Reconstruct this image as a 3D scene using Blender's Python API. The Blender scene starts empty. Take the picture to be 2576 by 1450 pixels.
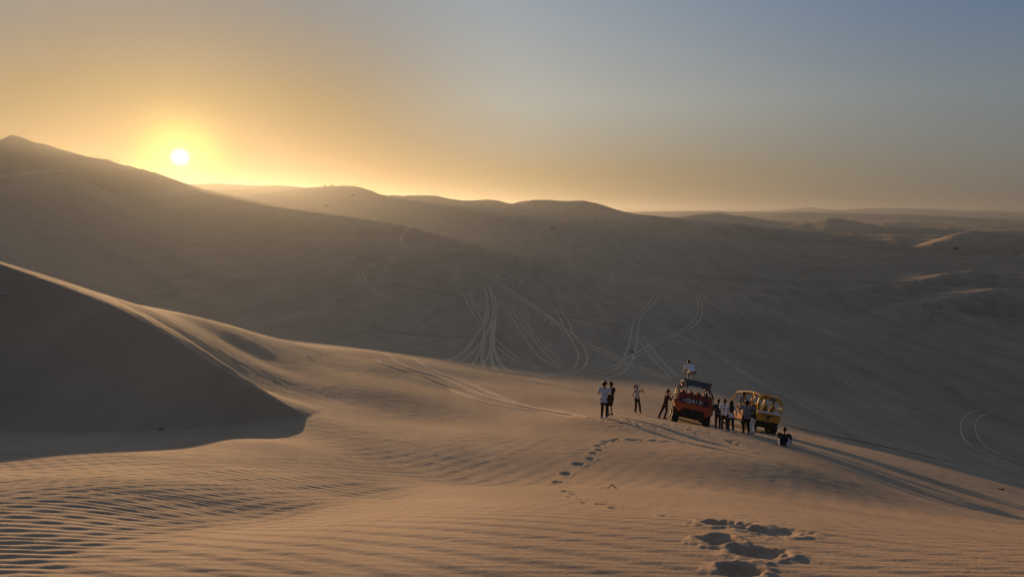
import bpy, bmesh, math, random
import numpy as np
from mathutils import Vector, Matrix

SC = bpy.context.scene
COL = SC.collection
PI = math.pi
# ----------------------------------------------------------------------------------------------
# camera, sky, sun, exposure
# ----------------------------------------------------------------------------------------------
IMG_W, IMG_H, FOC = 2575.0, 1450.0, 1860.0          # survey image size and focal length in its pixels
PITCH = math.radians(6.0)
cam_data = bpy.data.cameras.new("camera")
cam = bpy.data.objects.new("camera", cam_data)
COL.objects.link(cam)
cam_data.sensor_width = 36.0
cam_data.lens = 36.0 * FOC / IMG_W
cam_data.clip_start = 0.05
cam_data.clip_end = 120000.0
cam.location = (0.0, 0.0, 0.0)
cam.rotation_euler = (PI / 2 - PITCH, 0.0, 0.0)
SC.camera = cam

def ray(u, v):
    """unit-forward ray through a survey pixel: (x per y, z per y)"""
    a = (v - IMG_H / 2) / FOC
    b = (u - IMG_W / 2) / FOC
    fwd = math.cos(PITCH) - a * math.sin(PITCH)
    dn = a * math.cos(PITCH) + math.sin(PITCH)
    return b / fwd, -dn / fwd

def P(u, v, d):
    x, z = ray(u, v)
    return (x * d, d, z * d)

_sx, _sz = ray(453, 395)
SUN_AZ = math.atan2(_sx, 1.0)                        # negative: left of the view axis
SUN_EL = math.atan2(_sz, math.hypot(_sx, 1.0))
SUN_DIR = Vector((math.sin(SUN_AZ) * math.cos(SUN_EL), math.cos(SUN_AZ) * math.cos(SUN_EL), math.sin(SUN_EL)))

SC.view_settings.view_transform = 'Standard'
SC.view_settings.look = 'None'
SC.view_settings.gamma = 1.0
SC.view_settings.exposure = 0.30
SC.view_settings.use_curve_mapping = False
SC.cycles.use_denoising = True
SC.cycles.max_bounces = 6
SC.cycles.diffuse_bounces = 3
SC.cycles.volume_bounces = 0
SC.cycles.sample_clamp_indirect = 4.0

world = bpy.data.worlds.new("World")
SC.world = world
world.use_nodes = True
wn = world.node_tree
W_BG = wn.nodes["Background"]

def srgb(r, g, b):
    f = lambda c: (c / 255.0 / 12.92) if c <= 10 else ((c / 255.0 + 0.055) / 1.055) ** 2.4
    return (f(r), f(g), f(b), 1.0)

def build_sky():
    N = wn.nodes.new
    L = wn.links.new
    tc = N("ShaderNodeTexCoord")
    sky = N("ShaderNodeTexSky"); sky.sky_type = 'NISHITA'; sky.sun_disc = False
    sky.sun_elevation = SUN_EL; sky.sun_rotation = SUN_AZ
    sky.air_density = 1.0; sky.dust_density = 1.0; sky.ozone_density = 1.0
    nrm = N("ShaderNodeVectorMath"); nrm.operation = 'NORMALIZE'; L(tc.outputs["Generated"], nrm.inputs[0])
    sep = N("ShaderNodeSeparateXYZ"); L(nrm.outputs[0], sep.inputs[0])
    def math_(op, a, b=None, clamp=False):
        m = N("ShaderNodeMath"); m.operation = op; m.use_clamp = clamp
        for i, q in enumerate((a, b)):
            if q is None: continue
            if isinstance(q, (int, float)): m.inputs[i].default_value = q
            else: L(q, m.inputs[i])
        return m.outputs[0]
    elev = math_('DIVIDE', math_('ARCSINE', sep.outputs[2]), math.radians(90.0), True)     # 0..1 over 0..90 deg
    esq = math_('POWER', elev, 0.5)                                                         # finer near the horizon
    dot = N("ShaderNodeVectorMath"); dot.operation = 'DOT_PRODUCT'
    L(nrm.outputs[0], dot.inputs[0]); dot.inputs[1].default_value = SUN_DIR
    gam = math_('DIVIDE', math_('ARCCOSINE', math_('MINIMUM', dot.outputs["Value"], 0.9999999)), PI)         # 0..1 over 0..180 deg
    def ramp(fac, stops, interp='EASE'):
        r = N("ShaderNodeValToRGB"); cr = r.color_ramp; cr.interpolation = interp
        while len(cr.elements) < len(stops): cr.elements.new(0.5)
        for e, (p, c) in zip(cr.elements, stops):
            e.position = p; e.color = c
        L(fac, r.inputs[0]); return r.outputs[0]
    E = lambda deg: math.sqrt(deg / 90.0)
    G = lambda deg: deg / 180.0
    near = ramp(esq, [(E(0), srgb(*SKY_NEAR[0])), (E(3), srgb(*SKY_NEAR[1])), (E(8), srgb(*SKY_NEAR[2])),
                      (E(15), srgb(*SKY_NEAR[3])), (E(32), srgb(*SKY_NEAR[4])), (E(90), srgb(*SKY_ZEN))], 'B_SPLINE' if 0 else 'LINEAR')
    mid = ramp(esq, [(E(0), srgb(*SKY_MID[0])), (E(3), srgb(*SKY_MID[1])), (E(8), srgb(*SKY_MID[2])),
                     (E(15), srgb(*SKY_MID[3])), (E(32), srgb(*SKY_MID[4])), (E(90), srgb(*SKY_ZEN))], 'LINEAR')
    far = ramp(esq, [(E(0), srgb(*SKY_FAR[0])), (E(3), srgb(*SKY_FAR[1])), (E(8), srgb(*SKY_FAR[2])),
                     (E(15), srgb(*SKY_FAR[3])), (E(32), srgb(*SKY_FAR[4])), (E(90), srgb(*SKY_ZEN))], 'LINEAR')
    anti = ramp(esq, [(E(0), srgb(*SKY_ANTI[0])), (E(3), srgb(*SKY_ANTI[1])), (E(8), srgb(*SKY_ANTI[2])),
                      (E(15), srgb(*SKY_ANTI[3])), (E(32), srgb(*SKY_ANTI[4])), (E(90), srgb(*SKY_ZEN))], 'LINEAR')
    def mix(fac, a, b, mode='MIX'):
        m = N("ShaderNodeMix"); m.data_type = 'RGBA'; m.blend_type = mode; m.clamp_factor = True
        if isinstance(fac, (int, float)): m.inputs[0].default_value = fac
        else: L(fac, m.inputs[0])
        for i, q in ((6, a), (7, b)):
            if isinstance(q, tuple): m.inputs[i].default_value = q
            else: L(q, m.inputs[i])
        return m.outputs[2]
    def step(a, b):
        m = N("ShaderNodeMapRange"); m.interpolation_type = 'SMOOTHSTEP'
        m.inputs[1].default_value = G(a); m.inputs[2].default_value = G(b); L(gam, m.inputs[0]); return m.outputs[0]
    c = mix(step(8, 27), near, mid)
    c = mix(step(20, 62), c, far)
    c = mix(step(55, 130), c, anti)
    # the physical sky, compressed, keeps its share of the light
    nis = mix(1.0, sky.outputs[0], (0.1, 0.1, 0.115, 1.0), 'MULTIPLY')
    den = mix(1.0, nis, (1.0, 1.0, 1.0, 1.0), 'ADD')
    nis = mix(1.0, nis, den, 'DIVIDE')
    c = mix(0.2, c, nis)
    # forward-scattering aureole and the disc itself
    glow = ramp(gam, [(0.0, (1.0, 0.95, 0.22, 1)), (G(1.0), (0.70, 0.56, 0.06, 1)), (G(3.0), (0.16, 0.08, 0.0, 1)),
                      (G(5.5), (0.06, 0.03, 0.0, 1)), (G(9.0), (0.04, 0.022, 0.002, 1)), (G(16.0), (0.01, 0.004, 0.0, 1)), (G(26.0), (0, 0, 0, 1))], 'B_SPLINE')
    c = mix(1.0, c, glow, 'ADD')
    disc = ramp(gam, [(0.0, (1, 1, 1, 1)), (G(0.42), (1, 1, 1, 1)), (G(0.58), (0, 0, 0, 1))], 'EASE')
    c = mix(disc, c, (3.0, 2.6, 1.9, 1.0))
    L(c, W_BG.inputs[0]); W_BG.inputs[1].default_value = 0.82

# sky colours by elevation (0, 3, 8, 15, 32 degrees) at four angular distances from the sun
SKY_NEAR = [(116, 70, 20), (118, 74, 26), (104, 86, 54), (84, 104, 118), (142, 152, 166)]
SKY_MID  = [(146, 118, 88), (160, 138, 106), (174, 176, 168), (150, 164, 174), (140, 154, 172)]
SKY_FAR  = [(84, 82, 84), (114, 116, 116), (116, 128, 136), (84, 112, 148), (76, 99, 136)]
SKY_ANTI = [(44, 42, 48), (44, 45, 54), (42, 48, 64), (40, 51, 74), (44, 61, 92)]
SKY_ZEN  = (110, 136, 172)
build_sky()

sun_data = bpy.data.lights.new("sun", 'SUN')
sun_data.energy = 5.0
sun_data.color = (1.0, 0.60, 0.285)
sun_data.angle = math.radians(0.6)
sun = bpy.data.objects.new("sun", sun_data)
COL.objects.link(sun)
_el = SUN_EL - math.radians(0.40)
sun.rotation_euler = Vector((math.sin(SUN_AZ) * math.cos(_el), math.cos(SUN_AZ) * math.cos(_el), math.sin(_el))).to_track_quat('Z', 'Y').to_euler()
sun.location = (-400, 900, 300)

# ----------------------------------------------------------------------------------------------
# terrain: one height function for the whole desert
# ----------------------------------------------------------------------------------------------
def _hash(ix, iy, seed):
    h = (ix.astype(np.int64) * 374761393 + iy.astype(np.int64) * 668265263 + seed * 974711) & 0x7fffffff
    h = ((h ^ (h >> 13)) * 1274126177) & 0x7fffffff
    return (h ^ (h >> 16)) & 0xffff

def perlin(x, y, seed=0):
    ix = np.floor(x); iy = np.floor(y)
    fx = x - ix; fy = y - iy
    def g(dx, dy):
        a = _hash(ix + dx, iy + dy, seed) * (2 * PI / 65536.0)
        return np.cos(a) * (fx - dx) + np.sin(a) * (fy - dy)
    sx = fx * fx * fx * (fx * (fx * 6 - 15) + 10)
    sy = fy * fy * fy * (fy * (fy * 6 - 15) + 10)
    a = g(0, 0); b = g(1, 0); c = g(0, 1); d = g(1, 1)
    return ((a + sx * (b - a)) * (1 - sy) + (c + sx * (d - c)) * sy) * 1.5

def fbm(x, y, seed=0, octv=3):
    s = 0; a = 1.0
    for i in range(octv):
        s = s + a * perlin(x * 2 ** i, y * 2 ** i, seed + i * 17); a *= 0.5
    return s

def sstep(a, b, x):
    t = np.clip((x - a) / (b - a), 0, 1)
    return t * t * (3 - 2 * t)

class TPS:
    """smoothed thin-plate spline through scattered heights"""
    def __init__(self, xy, z, lam=0.0):
        xy = np.asarray(xy, float); z = np.asarray(z, float)
        n = len(z)
        self.s = np.abs(xy).max()
        self.xy = xy / self.s
        K = self.k(self.xy, self.xy) + np.diag(np.broadcast_to(lam, (n,)))
        Q = np.c_[np.ones(n), self.xy]
        A = np.zeros((n + 3, n + 3)); A[:n, :n] = K; A[:n, n:] = Q; A[n:, :n] = Q.T
        sol = np.linalg.solve(A, np.r_[z, 0, 0, 0])
        self.w = sol[:n]; self.a = sol[n:]
    @staticmethod
    def k(p, q):
        d2 = ((p[:, None, :] - q[None, :, :]) ** 2).sum(-1)
        return 0.5 * d2 * np.log(d2 + 1e-12)
    def __call__(self, x, y):
        x = np.asarray(x, float); sh = x.shape
        p = np.c_[x.ravel(), np.asarray(y, float).ravel()] / self.s
        out = np.empty(len(p))
        for i in range(0, len(p), 40000):
            q = p[i:i + 40000]
            out[i:i + 40000] = self.k(q, self.xy) @ self.w + self.a[0] + q @ self.a[1:]
        return out.reshape(sh)

# survey points (pixel u, pixel v, distance in metres) ------------------------------------------
FLOOR = [  # the ground the viewer stands on: foreground shoulder, hollow, people's saddle
    (-300, 1450, 4.7), (0, 1445, 4.65), (300, 1450, 4.6), (600, 1450, 4.6), (1000, 1450, 4.55), (1287, 1450, 4.55), (1600, 1450, 4.5), (2000, 1450, 4.45), (2400, 1450, 4.4), (2800, 1450, 4.35),
    (300, 1400, 5.1), (600, 1380, 5.35), (600, 1335, 6.4), (600, 1305, 7.8), (900, 1380, 5.3), (900, 1310, 6.7), (900, 1275, 8.8), (900, 1252, 11.5),
    (1180, 1380, 5.2), (1180, 1310, 6.2), (1180, 1270, 8.2), (1180, 1240, 12.5), (1180, 1217, 18.5), (1350, 1208, 20.0), (1500, 1205, 20.2),
    (1500, 1390, 5.05), (1500, 1320, 6.0), (1500, 1280, 7.6), (1500, 1245, 11.5), (1500, 1222, 16.5),
    (1800, 1390, 5.0), (1800, 1325, 5.85), (1800, 1290, 7.0), (1800, 1258, 10.5), (1800, 1236, 15.5), (1800, 1222, 20.5),
    (2000, 1390, 5.0), (2000, 1330, 5.8), (2000, 1302, 7.0), (2000, 1275, 10.5), (2000, 1252, 19.5),
    (2300, 1400, 4.9), (2300, 1350, 5.9), (2300, 1325, 8.0), (2300, 1308, 11.5), (2300, 1298, 16.5), (2575, 1400, 4.95), (2575, 1365, 6.2), (2575, 1340, 9.5), (2575, 1321, 15.5), (2800, 1345, 14.5), (2800, 1375, 7.0),
    (0, 1300, 6.3), (-200, 1300, 6.2), (250, 1250, 7.4), (0, 1215, 8.9), (0, 1160, 12.0), (175, 1147, 12.8), (400, 1160, 12.4), (400, 1220, 8.8), (600, 1230, 9.8), (600, 1180, 12.1), (600, 1130, 17.5),
    (800, 1190, 13.8), (700, 1110, 19.2), (900, 1205, 14.4), (900, 1150, 20.5), (1200, 1135, 24.5), (1500, 1130, 25.5), (1700, 1140, 25.0), (1900, 1165, 24),
    (-400, 1090, 17.6), (0, 1085, 19.8), (200, 1090, 21), (400, 1085, 22.3), (600, 1071, 24.6), (770, 1047, 26.8),
    (900, 1060, 29.5), (1050, 1060, 32.5), (1200, 1060, 34), (1400, 1060, 33.5), (1518, 1054, 34.0), (1533, 1047, 36.3),
    (1600, 1039, 42.0), (1665, 1052, 43.0), (1730, 1068, 42.0), (1800, 1075, 40.0), (1875, 1090, 37.0), (1930, 1098, 39.0), (1973, 1122, 35.6),
    (1700, 1100, 31.0), (1850, 1130, 29.0), (2000, 1170, 25.5), (2100, 1165, 30), (2100, 1230, 22.5), (2200, 1260, 22),
    (2200, 1205, 30), (2300, 1240, 28), (2400, 1275, 26), (2575, 1312, 24), (2800, 1350, 22),
    (2200, 1130, 48), (2500, 1210, 46), (2700, 1270, 48.0), (2050, 1100, 52.0), (1900, 1040, 58.0), (1750, 985, 72), (1600, 968, 72),
    (850, 1005, 35), (850, 960, 39.5), (1000, 980, 40), (950, 920, 49), (1000, 940, 49), (1100, 980, 45), (1300, 1000, 45), (1400, 1030, 41),
    (950, 887, 59), (1050, 904, 62), (1200, 927, 65), (1300, 938, 69), (1400, 946, 73), (1500, 952, 76), (1200, 960, 54), (1450, 990, 52),
]
FLOOR_XYZ = [  # hidden ground: under the dune on the left, under and behind the viewer
    (-17.5, 26.0, -6.3), (-14.2, 27.6, -6.9), (-10.8, 28.0, -7.3), (-18.0, 34.0, -8.0), (-12.0, 36.0, -8.2), (-30.0, 28.0, -6.0), (-32.0, 45.0, -9.0),
    (0, 0, -1.65), (0, 3, -2.35), (-4, 2, -1.9), (4, 2, -2.0), (0, -6, -0.7), (0, -16, -0.6), (0, -45, -4.0), (-26, 0, -2.8), (-16, 8, -3.2), (26, 0, -5.5), (16, 8, -4.8),
    (-45, -30, -5.0), (45, -30, -9.0), (-60, 10, -7.0), (60, 10, -20.0), (60, 40, -24.0), (45, 60, -24.5),
]
UPPER = [  # windward back of the near dune, from its knife-edge crest to the far rim
    (-300, 575, 25), (0, 665, 26.2), (150, 715, 26.7), (310, 765, 27), (400, 825, 26.8), (480, 880, 26.5), (600, 955, 26.5), (700, 1007, 26.8), (770, 1047, 26.8),
    (400, 783, 36), (500, 798, 41), (600, 819, 45.5), (700, 841, 49), (800, 857, 53), (870, 868, 56), (950, 887, 59), (1050, 904, 62), (1200, 927, 65),
    (450, 830, 29.8), (520, 840, 32.5), (600, 880, 31.8), (700, 900, 35.5), (700, 962, 30), (800, 1000, 30.2), (800, 920, 40.5), (850, 960, 39.5), (950, 920, 49),
    (850, 1005, 35), (900, 1060, 29.5), (1000, 980, 40), (1000, 940, 49), (1100, 980, 45), (1300, 1000, 45), (1200, 960, 54),
    (1050, 1060, 32.5), (1200, 1060, 34), (1300, 938, 69), (1400, 946, 73),
]
UPPER_XYZ = [(-21.0, 32.0, -2.9), (-20.5, 42.0, -5.6), (-30, 36, -4.0), (-28, 26, -1.2), (-42, 30, -1.4), (-15, 58, -10.6), (-24, 58, -10.4), (-35, 56, -9.4)]
FAR = [   # the valley and the land beyond it
    (-500, 600, 90), (-500, 514, 300), (-500, 620, 55),
    (0, 655, 95), (-200, 600, 100), (150, 700, 90), (300, 757, 82), (400, 778, 86), (500, 792, 92), (600, 812, 96), (700, 836, 98), (870, 864, 96), (1000, 882, 92), (1200, 907, 88), (1300, 917, 86),
    (0, 574, 230), (0, 494, 330), (100, 614, 200), (300, 589, 285), (300, 674, 170), (450, 654, 240), (450, 749, 142), (600, 624, 290), (600, 724, 172),
    (800, 600, 290), (800, 700, 195), (800, 800, 138), (1000, 600, 340), (1000, 700, 215), (1000, 800, 152), (1200, 640, 285), (1200, 760, 190), (1200, 850, 136),
    (1400, 600, 500), (1400, 700, 265), (1400, 930, 90), (1500, 800, 178), (1500, 880, 132), (1500, 932, 94), (1700, 700, 285), (1700, 800, 180), (1700, 900, 126), (1650, 945, 92),
    (1900, 750, 240), (1900, 850, 175), (1900, 950, 112), (1900, 1015, 74), (2000, 1050, 70), (2100, 700, 340), (2100, 850, 180), (2100, 1000, 118), (2100, 1095, 65),
    (2300, 800, 235), (2300, 1000, 122), (2300, 1100, 92), (2300, 1175, 56), (2500, 900, 168), (2575, 1050, 114), (2575, 1150, 88), (2575, 1250, 57),
    (2800, 900, 168), (2800, 1100, 100), (2800, 1300, 52), (3200, 1000, 150), (3200, 700, 370),
    (2575, 700, 370), (2575, 600, 980), (2300, 600, 950), (1900, 600, 850), (2575, 556, 2500), (1900, 556, 2000), (1600, 548, 2000), (3200, 600, 900), (3200, 556, 2500),
    (600, 490, 900), (700, 512, 780), (900, 532, 730), (900, 494, 1100), (1100, 545, 720), (1100, 512, 1100), (1300, 562, 700), (1300, 532, 1000), (1500, 562, 750), (1500, 532, 1050),
    (-100, 505, 900), (300, 505, 900), (-500, 480, 900), (150, 500, 520), (300, 515, 520), (450, 540, 470), (0, 470, 520),
]
def _xyz(lst): return [P(*q) for q in lst]
_f = _xyz(FLOOR) + FLOOR_XYZ
_fl_far = [p for p in _xyz(FAR) if p[1] < 100]
TPS_F = TPS([(p[0], p[1]) for p in _f + _fl_far], [p[2] for p in _f + _fl_far], [1.5e-5 + 7e-4 * min(1.0, max(0.0, (p[1] - 17.0) / 14.0)) for p in _f + _fl_far])
_u = _xyz(UPPER) + UPPER_XYZ
TPS_U = TPS([(p[0], p[1]) for p in _u + _fl_far], [p[2] for p in _u + _fl_far], 6e-4)
def _pol(x, y): return np.arctan2(x, y), 0.5 * np.log(x * x + y * y)
_g = _xyz(FAR) + [p for p in _f if math.hypot(p[0], p[1]) > 40 and p[1] > 5]
_ga, _gl = _pol(np.array([p[0] for p in _g]), np.array([p[1] for p in _g]))
TPS_G = TPS(np.c_[_ga * 2.0, _gl - 5.0], [p[2] for p in _g], 2e-4)

SLIP_BASE = np.array([P(*q)[:2] for q in [(-900, 1085, 15.4), (-400, 1090, 17.6), (0, 1085, 19.8), (200, 1090, 21.0), (400, 1085, 22.3), (600, 1071, 24.6), (770, 1047, 26.8), (850, 1007, 34.0), (870, 960, 39.0), (920, 920, 48.0), (950, 889, 58.0), (1000, 882, 74.0), (1050, 882, 95.0)]])

def polyline_dist(x, y, pts):
    """distance, side (+ = left of travel) and arc parameter to a polyline"""
    best = np.full(x.shape, 1e18); side = np.ones(x.shape); par = np.zeros(x.shape)
    for i in range(len(pts) - 1):
        ax, ay = pts[i][0], pts[i][1]; dx, dy = pts[i + 1][0] - ax, pts[i + 1][1] - ay
        l2 = dx * dx + dy * dy
        t = np.clip(((x - ax) * dx + (y - ay) * dy) / l2, 0, 1)
        ex = x - ax - t * dx; ey = y - ay - t * dy
        d2 = ex * ex + ey * ey
        m = d2 < best
        best = np.where(m, d2, best)
        side = np.where(m, np.sign(dx * ey - dy * ex), side)
        par = np.where(m, i + t, par)
    return np.sqrt(best), side, par

def smax(a, b, k):
    h = np.clip(0.5 + 0.5 * (a - b) / k, 0, 1)
    return b + (a - b) * h + k * h * (1 - h)

# dune ridges: crest points (pixel, pixel, distance), slope towards the viewer, slope away, softness of the foot
RIDGES = [
    ([(-260, 420, 640), (-60, 362, 606), (0, 350, 602), (22, 341, 601), (38, 337, 600), (55, 341, 601), (90, 355, 604), (140, 370, 608), (240, 393, 618), (300, 410, 622), (380, 430, 615), (455, 457, 592), (511, 481, 560), (560, 508, 520), (614, 550, 455)], 0.58, 0.30, 5.0),
    ([(470, 466, 520), (511, 482, 440), (600, 502, 395), (675, 517, 380), (800, 533, 370), (900, 547, 360), (1000, 563, 348), (1060, 580, 335), (1120, 603, 315)], 0.16, 0.22, 4.0),
    ([(-300, 480, 432), (60, 430, 410), (160, 425, 405), (200, 450, 396), (260, 486, 378), (330, 510, 363), (400, 531, 351), (525, 564, 329), (614, 579, 315), (720, 606, 289)], 0.20, 0.50, 4.0),
    ([(120, 452, 349), (185, 471, 333), (250, 503, 317), (320, 536, 296), (430, 590, 257)], 0.17, 0.28, 3.0),
    ([(140, 510, 290), (220, 535, 272), (270, 556, 258), (320, 578, 242), (426, 631, 206), (500, 672, 180)], 0.16, 0.26, 2.5),
    ([(60, 552, 250), (150, 566, 235), (205, 584, 220), (270, 620, 201), (337, 653, 181), (420, 701, 156), (497, 749, 134), (560, 790, 118)], 0.17, 0.30, 2.0),
    ([(440, 459, 1500), (540, 460, 1500), (600, 463, 1480), (650, 466, 1460), (690, 465, 1450), (730, 467, 1440), (770, 471, 1420), (810, 469, 1400), (840, 474, 1380)], 0.10, 0.2, 4.0),
    ([(760, 474, 1060), (820, 468, 1050), (870, 465, 1045), (910, 470, 1040), (950, 485, 1030), (985, 498, 1015), (1060, 515, 960)], 0.13, 0.3, 5.0),
    ([(955, 497, 1330), (975, 493, 1320), (995, 487, 1310), (1018, 495, 1300)], 0.25, 0.3, 3.0),
    ([(1000, 495, 1260), (1030, 489, 1255), (1060, 490, 1250), (1100, 492, 1250), (1140, 499, 1245), (1175, 505, 1240), (1230, 520, 1200)], 0.16, 0.3, 4.0),
    ([(1110, 510, 1180), (1170, 503, 1180), (1230, 500, 1175), (1290, 511, 1160), (1340, 522, 1120)], 0.15, 0.3, 5.0),
    ([(1270, 517, 1130), (1310, 506, 1120), (1345, 501, 1110), (1400, 503, 1100), (1470, 503, 1090), (1520, 516, 1080), (1570, 530, 1070), (1620, 545, 1050)], 0.17, 0.3, 5.0),
    ([(1560, 551, 830), (1610, 543, 820), (1650, 542, 815), (1700, 553, 805), (1760, 569, 790)], 0.22, 0.3, 4.0),
    ([(1450, 590, 701), (1530, 574, 690), (1620, 580, 678), (1720, 577, 661), (1790, 567, 650), (1850, 562, 644), (1905, 570, 638), (1960, 581, 632), (2020, 594, 626), (2075, 620, 609)], 0.42, 0.30, 3.0),
    ([(1690, 548, 1500), (1750, 537, 1500), (1810, 534, 1500), (1850, 540, 1500), (1900, 548, 1500)], 0.16, 0.2, 5.0),
    ([(2040, 556, 1250), (2080, 549, 1240), (2110, 547, 1240), (2150, 556, 1240)], 0.2, 0.2, 4.0),
    ([(2310, 620, 690), (2370, 601, 690), (2410, 585, 690), (2445, 579, 690), (2500, 583, 690), (2600, 592, 690), (2760, 600, 690)], 0.28, 0.2, 4.0),
    ([(1500, 534, 4200), (1700, 530, 4200), (1790, 528, 4200), (1860, 531, 4200), (2000, 532, 4200), (2200, 534, 4200)], 0.05, 0.1, 8.0),
    ([(2000, 531, 3000), (2130, 534, 2900), (2260, 537, 2800)], 0.06, 0.1, 6.0),
    ([(1900, 531, 6500), (1960, 527, 6500), (2000, 524, 6500), (2030, 520, 6500), (2070, 524, 6500), (2110, 526, 6500), (2180, 523, 6500), (2260, 519, 6500), (2330, 524, 6500), (2420, 528, 6500), (2575, 531, 6500)], 0.10, 0.1, 8.0),
    # small dunes of the right-hand valley
    ([(1930, 722, 314), (2010, 706, 320), (2050, 694, 322), (2090, 702, 314), (2120, 712, 307)], 0.40, 0.16, 1.2),
    ([(2080, 742, 284), (2160, 728, 288), (2225, 712, 294), (2290, 710, 288), (2340, 718, 284), (2420, 722, 281), (2500, 724, 278)], 0.46, 0.14, 1.2),
    ([(2400, 750, 250), (2460, 735, 252), (2510, 723, 256), (2575, 729, 250), (2700, 738, 243)], 0.42, 0.18, 1.4),
    ([(2060, 643, 505), (2130, 640, 499), (2200, 652, 486), (2290, 664, 473), (2400, 668, 467), (2575, 672, 460)], 0.30, 0.18, 1.8),
    ([(1960, 628, 601), (2060, 622, 595), (2130, 628, 582)], 0.2, 0.15, 2.0),
    ([(2330, 700, 332), (2390, 685, 335), (2450, 678, 335), (2520, 690, 329), (2620, 700, 326)], 0.36, 0.18, 1.4),
    ([(2150, 800, 227), (2260, 776, 232), (2340, 772, 232), (2420, 790, 224)], 0.10, 0.20, 1.5),
    ([(2180, 575, 1200), (2260, 566, 1200), (2340, 572, 1188)], 0.2, 0.2, 3.0),
    ([(2280, 640, 665), (2340, 634, 665), (2420, 640, 652), (2560, 646, 640)], 0.25, 0.2, 2.0),
    # mounds in the far middle valley
    ([(1150, 548, 860), (1240, 540, 860), (1330, 545, 850), (1420, 556, 830)], 0.10, 0.2, 3.0),
    ([(1330, 560, 700), (1420, 552, 720), (1500, 549, 730), (1560, 556, 720)], 0.10, 0.2, 3.0),
    ([(1060, 528, 980), (1140, 521, 980), (1230, 526, 970)], 0.10, 0.2, 3.0),
]
RIDGES = [([P(*q) for q in pts], a, b, k) for pts, a, b, k in RIDGES]

def far_height(x, y):
    r = np.hypot(x, y)
    az, lr = _pol(x, y)
    azc = np.clip(az, -0.98, 0.98); lrc = np.clip(lr, math.log(40.0), math.log(2600.0))
    z = TPS_G(azc * 2.0, lrc - 5.0)
    z = np.clip(z, -45, 40)
    wide = sstep(0.98, 1.6, np.abs(az))
    z = z * (1 - wide) + (-14.0) * wide
    z = z + sstep(2600, 9000, r) * (-42 - z)
    # open dune field: asymmetric transverse ridges, growing with distance
    wx = x + 40 * perlin(x / 190.0, y / 190.0, 5); wy = y + 40 * perlin(x / 190.0, y / 190.0, 9)
    n = perlin(wx / 150.0, wy / 85.0, 21)
    rid = (1 - np.abs(n)) ** 2 - 0.55
    rgt = sstep(0.12, 0.42, az)
    amp = sstep(300, 800, r) * (2.0 + 2.4 * rgt) * np.maximum(sstep(-0.32, -0.12, az), sstep(800, 1100, r)) * (1 - 0.7 * sstep(1500, 4500, r))
    n2 = perlin(x / 420.0, y / 300.0, 33)
    z = z + amp * rid + amp * 1.2 * n2
    z = z + sstep(90, 240, r) * (0.4 * perlin(x / 62.0 + 3, y / 38.0, 41) + 0.14 * perlin(x / 22.0, y / 14.0, 43) * rgt) * (1 - sstep(1200, 3000, r))
    n3 = perlin(wx / 58.0 + 7.0, wy / 36.0, 37)
    z = z + sstep(170, 330, r) * (1 - sstep(1200, 2500, r)) * rgt * (2.6 * ((1 - np.abs(n3)) ** 2 - 0.55))
    for pts, sf, sb, k in RIDGES:
        xs = [p[0] for p in pts]; ys = [p[1] for p in pts]; zs = np.array([p[2] for p in pts])
        reach = min(320.0, (zs.max() + 50.0) / min(sf, sb))
        m = (x > min(xs) - reach) & (x < max(xs) + reach) & (y > min(ys) - reach) & (y < max(ys) + reach)
        if not m.any(): continue
        xm, ym = x[m], y[m]
        wob = 1.6 * sstep(300, 700, float(np.mean(ys))) * (0.25 if xs[0] < -150 else 1.0)
        d, s, t = polyline_dist(xm + wob * perlin(xm / 60.0, ym / 60.0, 51), ym + wob * perlin(xm / 60.0, ym / 60.0, 57), pts)
        zc = np.interp(t, np.arange(len(zs)), zs)
        tent = zc - np.where(s > 0, sb, sf) * d
        z[m] = smax(tent, z[m], k * 0.22)
    # blue mountains far behind
    return z

def near_height(x, y):
    F = TPS_F(x, y)
    U = TPS_U(x, y)
    d, s, t = polyline_dist(x, y, SLIP_BASE)
    D = np.maximum(U - F, 0.0) * (y > 8)
    ins = (s > 0)
    S = 0.66 * d * ins                                   # angle of repose above the foot of the slip face
    w = 1 - sstep(5.85, 6.7, t)
    lift = w * np.minimum(S, D) + (1 - w) * D * sstep(0.0, 9.0, d) * ins
    return F + lift, S, D

def blend_mask(control, x, y, width=0.16):
    """smooth mask from survey points (u, v, d, value), interpolated in bearing and log distance"""
    az, lr = _pol(x, y)
    num = np.zeros(x.shape); den = np.full(x.shape, 1e-9)
    pos_ = hits([(c[0], c[1]) for c in control])
    for (u, v, dd, val), p in zip(control, pos_):
        if np.isnan(p[0]): p = P(u, v, dd)
        a0 = math.atan2(p[0], p[1]); l0 = math.log(math.hypot(p[0], p[1]))
        w = 1.0 / (((az - a0) ** 2 + 0.35 * (lr - l0) ** 2) / width ** 2 + 0.02) ** 2
        num += w * val; den += w
    return num / den

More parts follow.
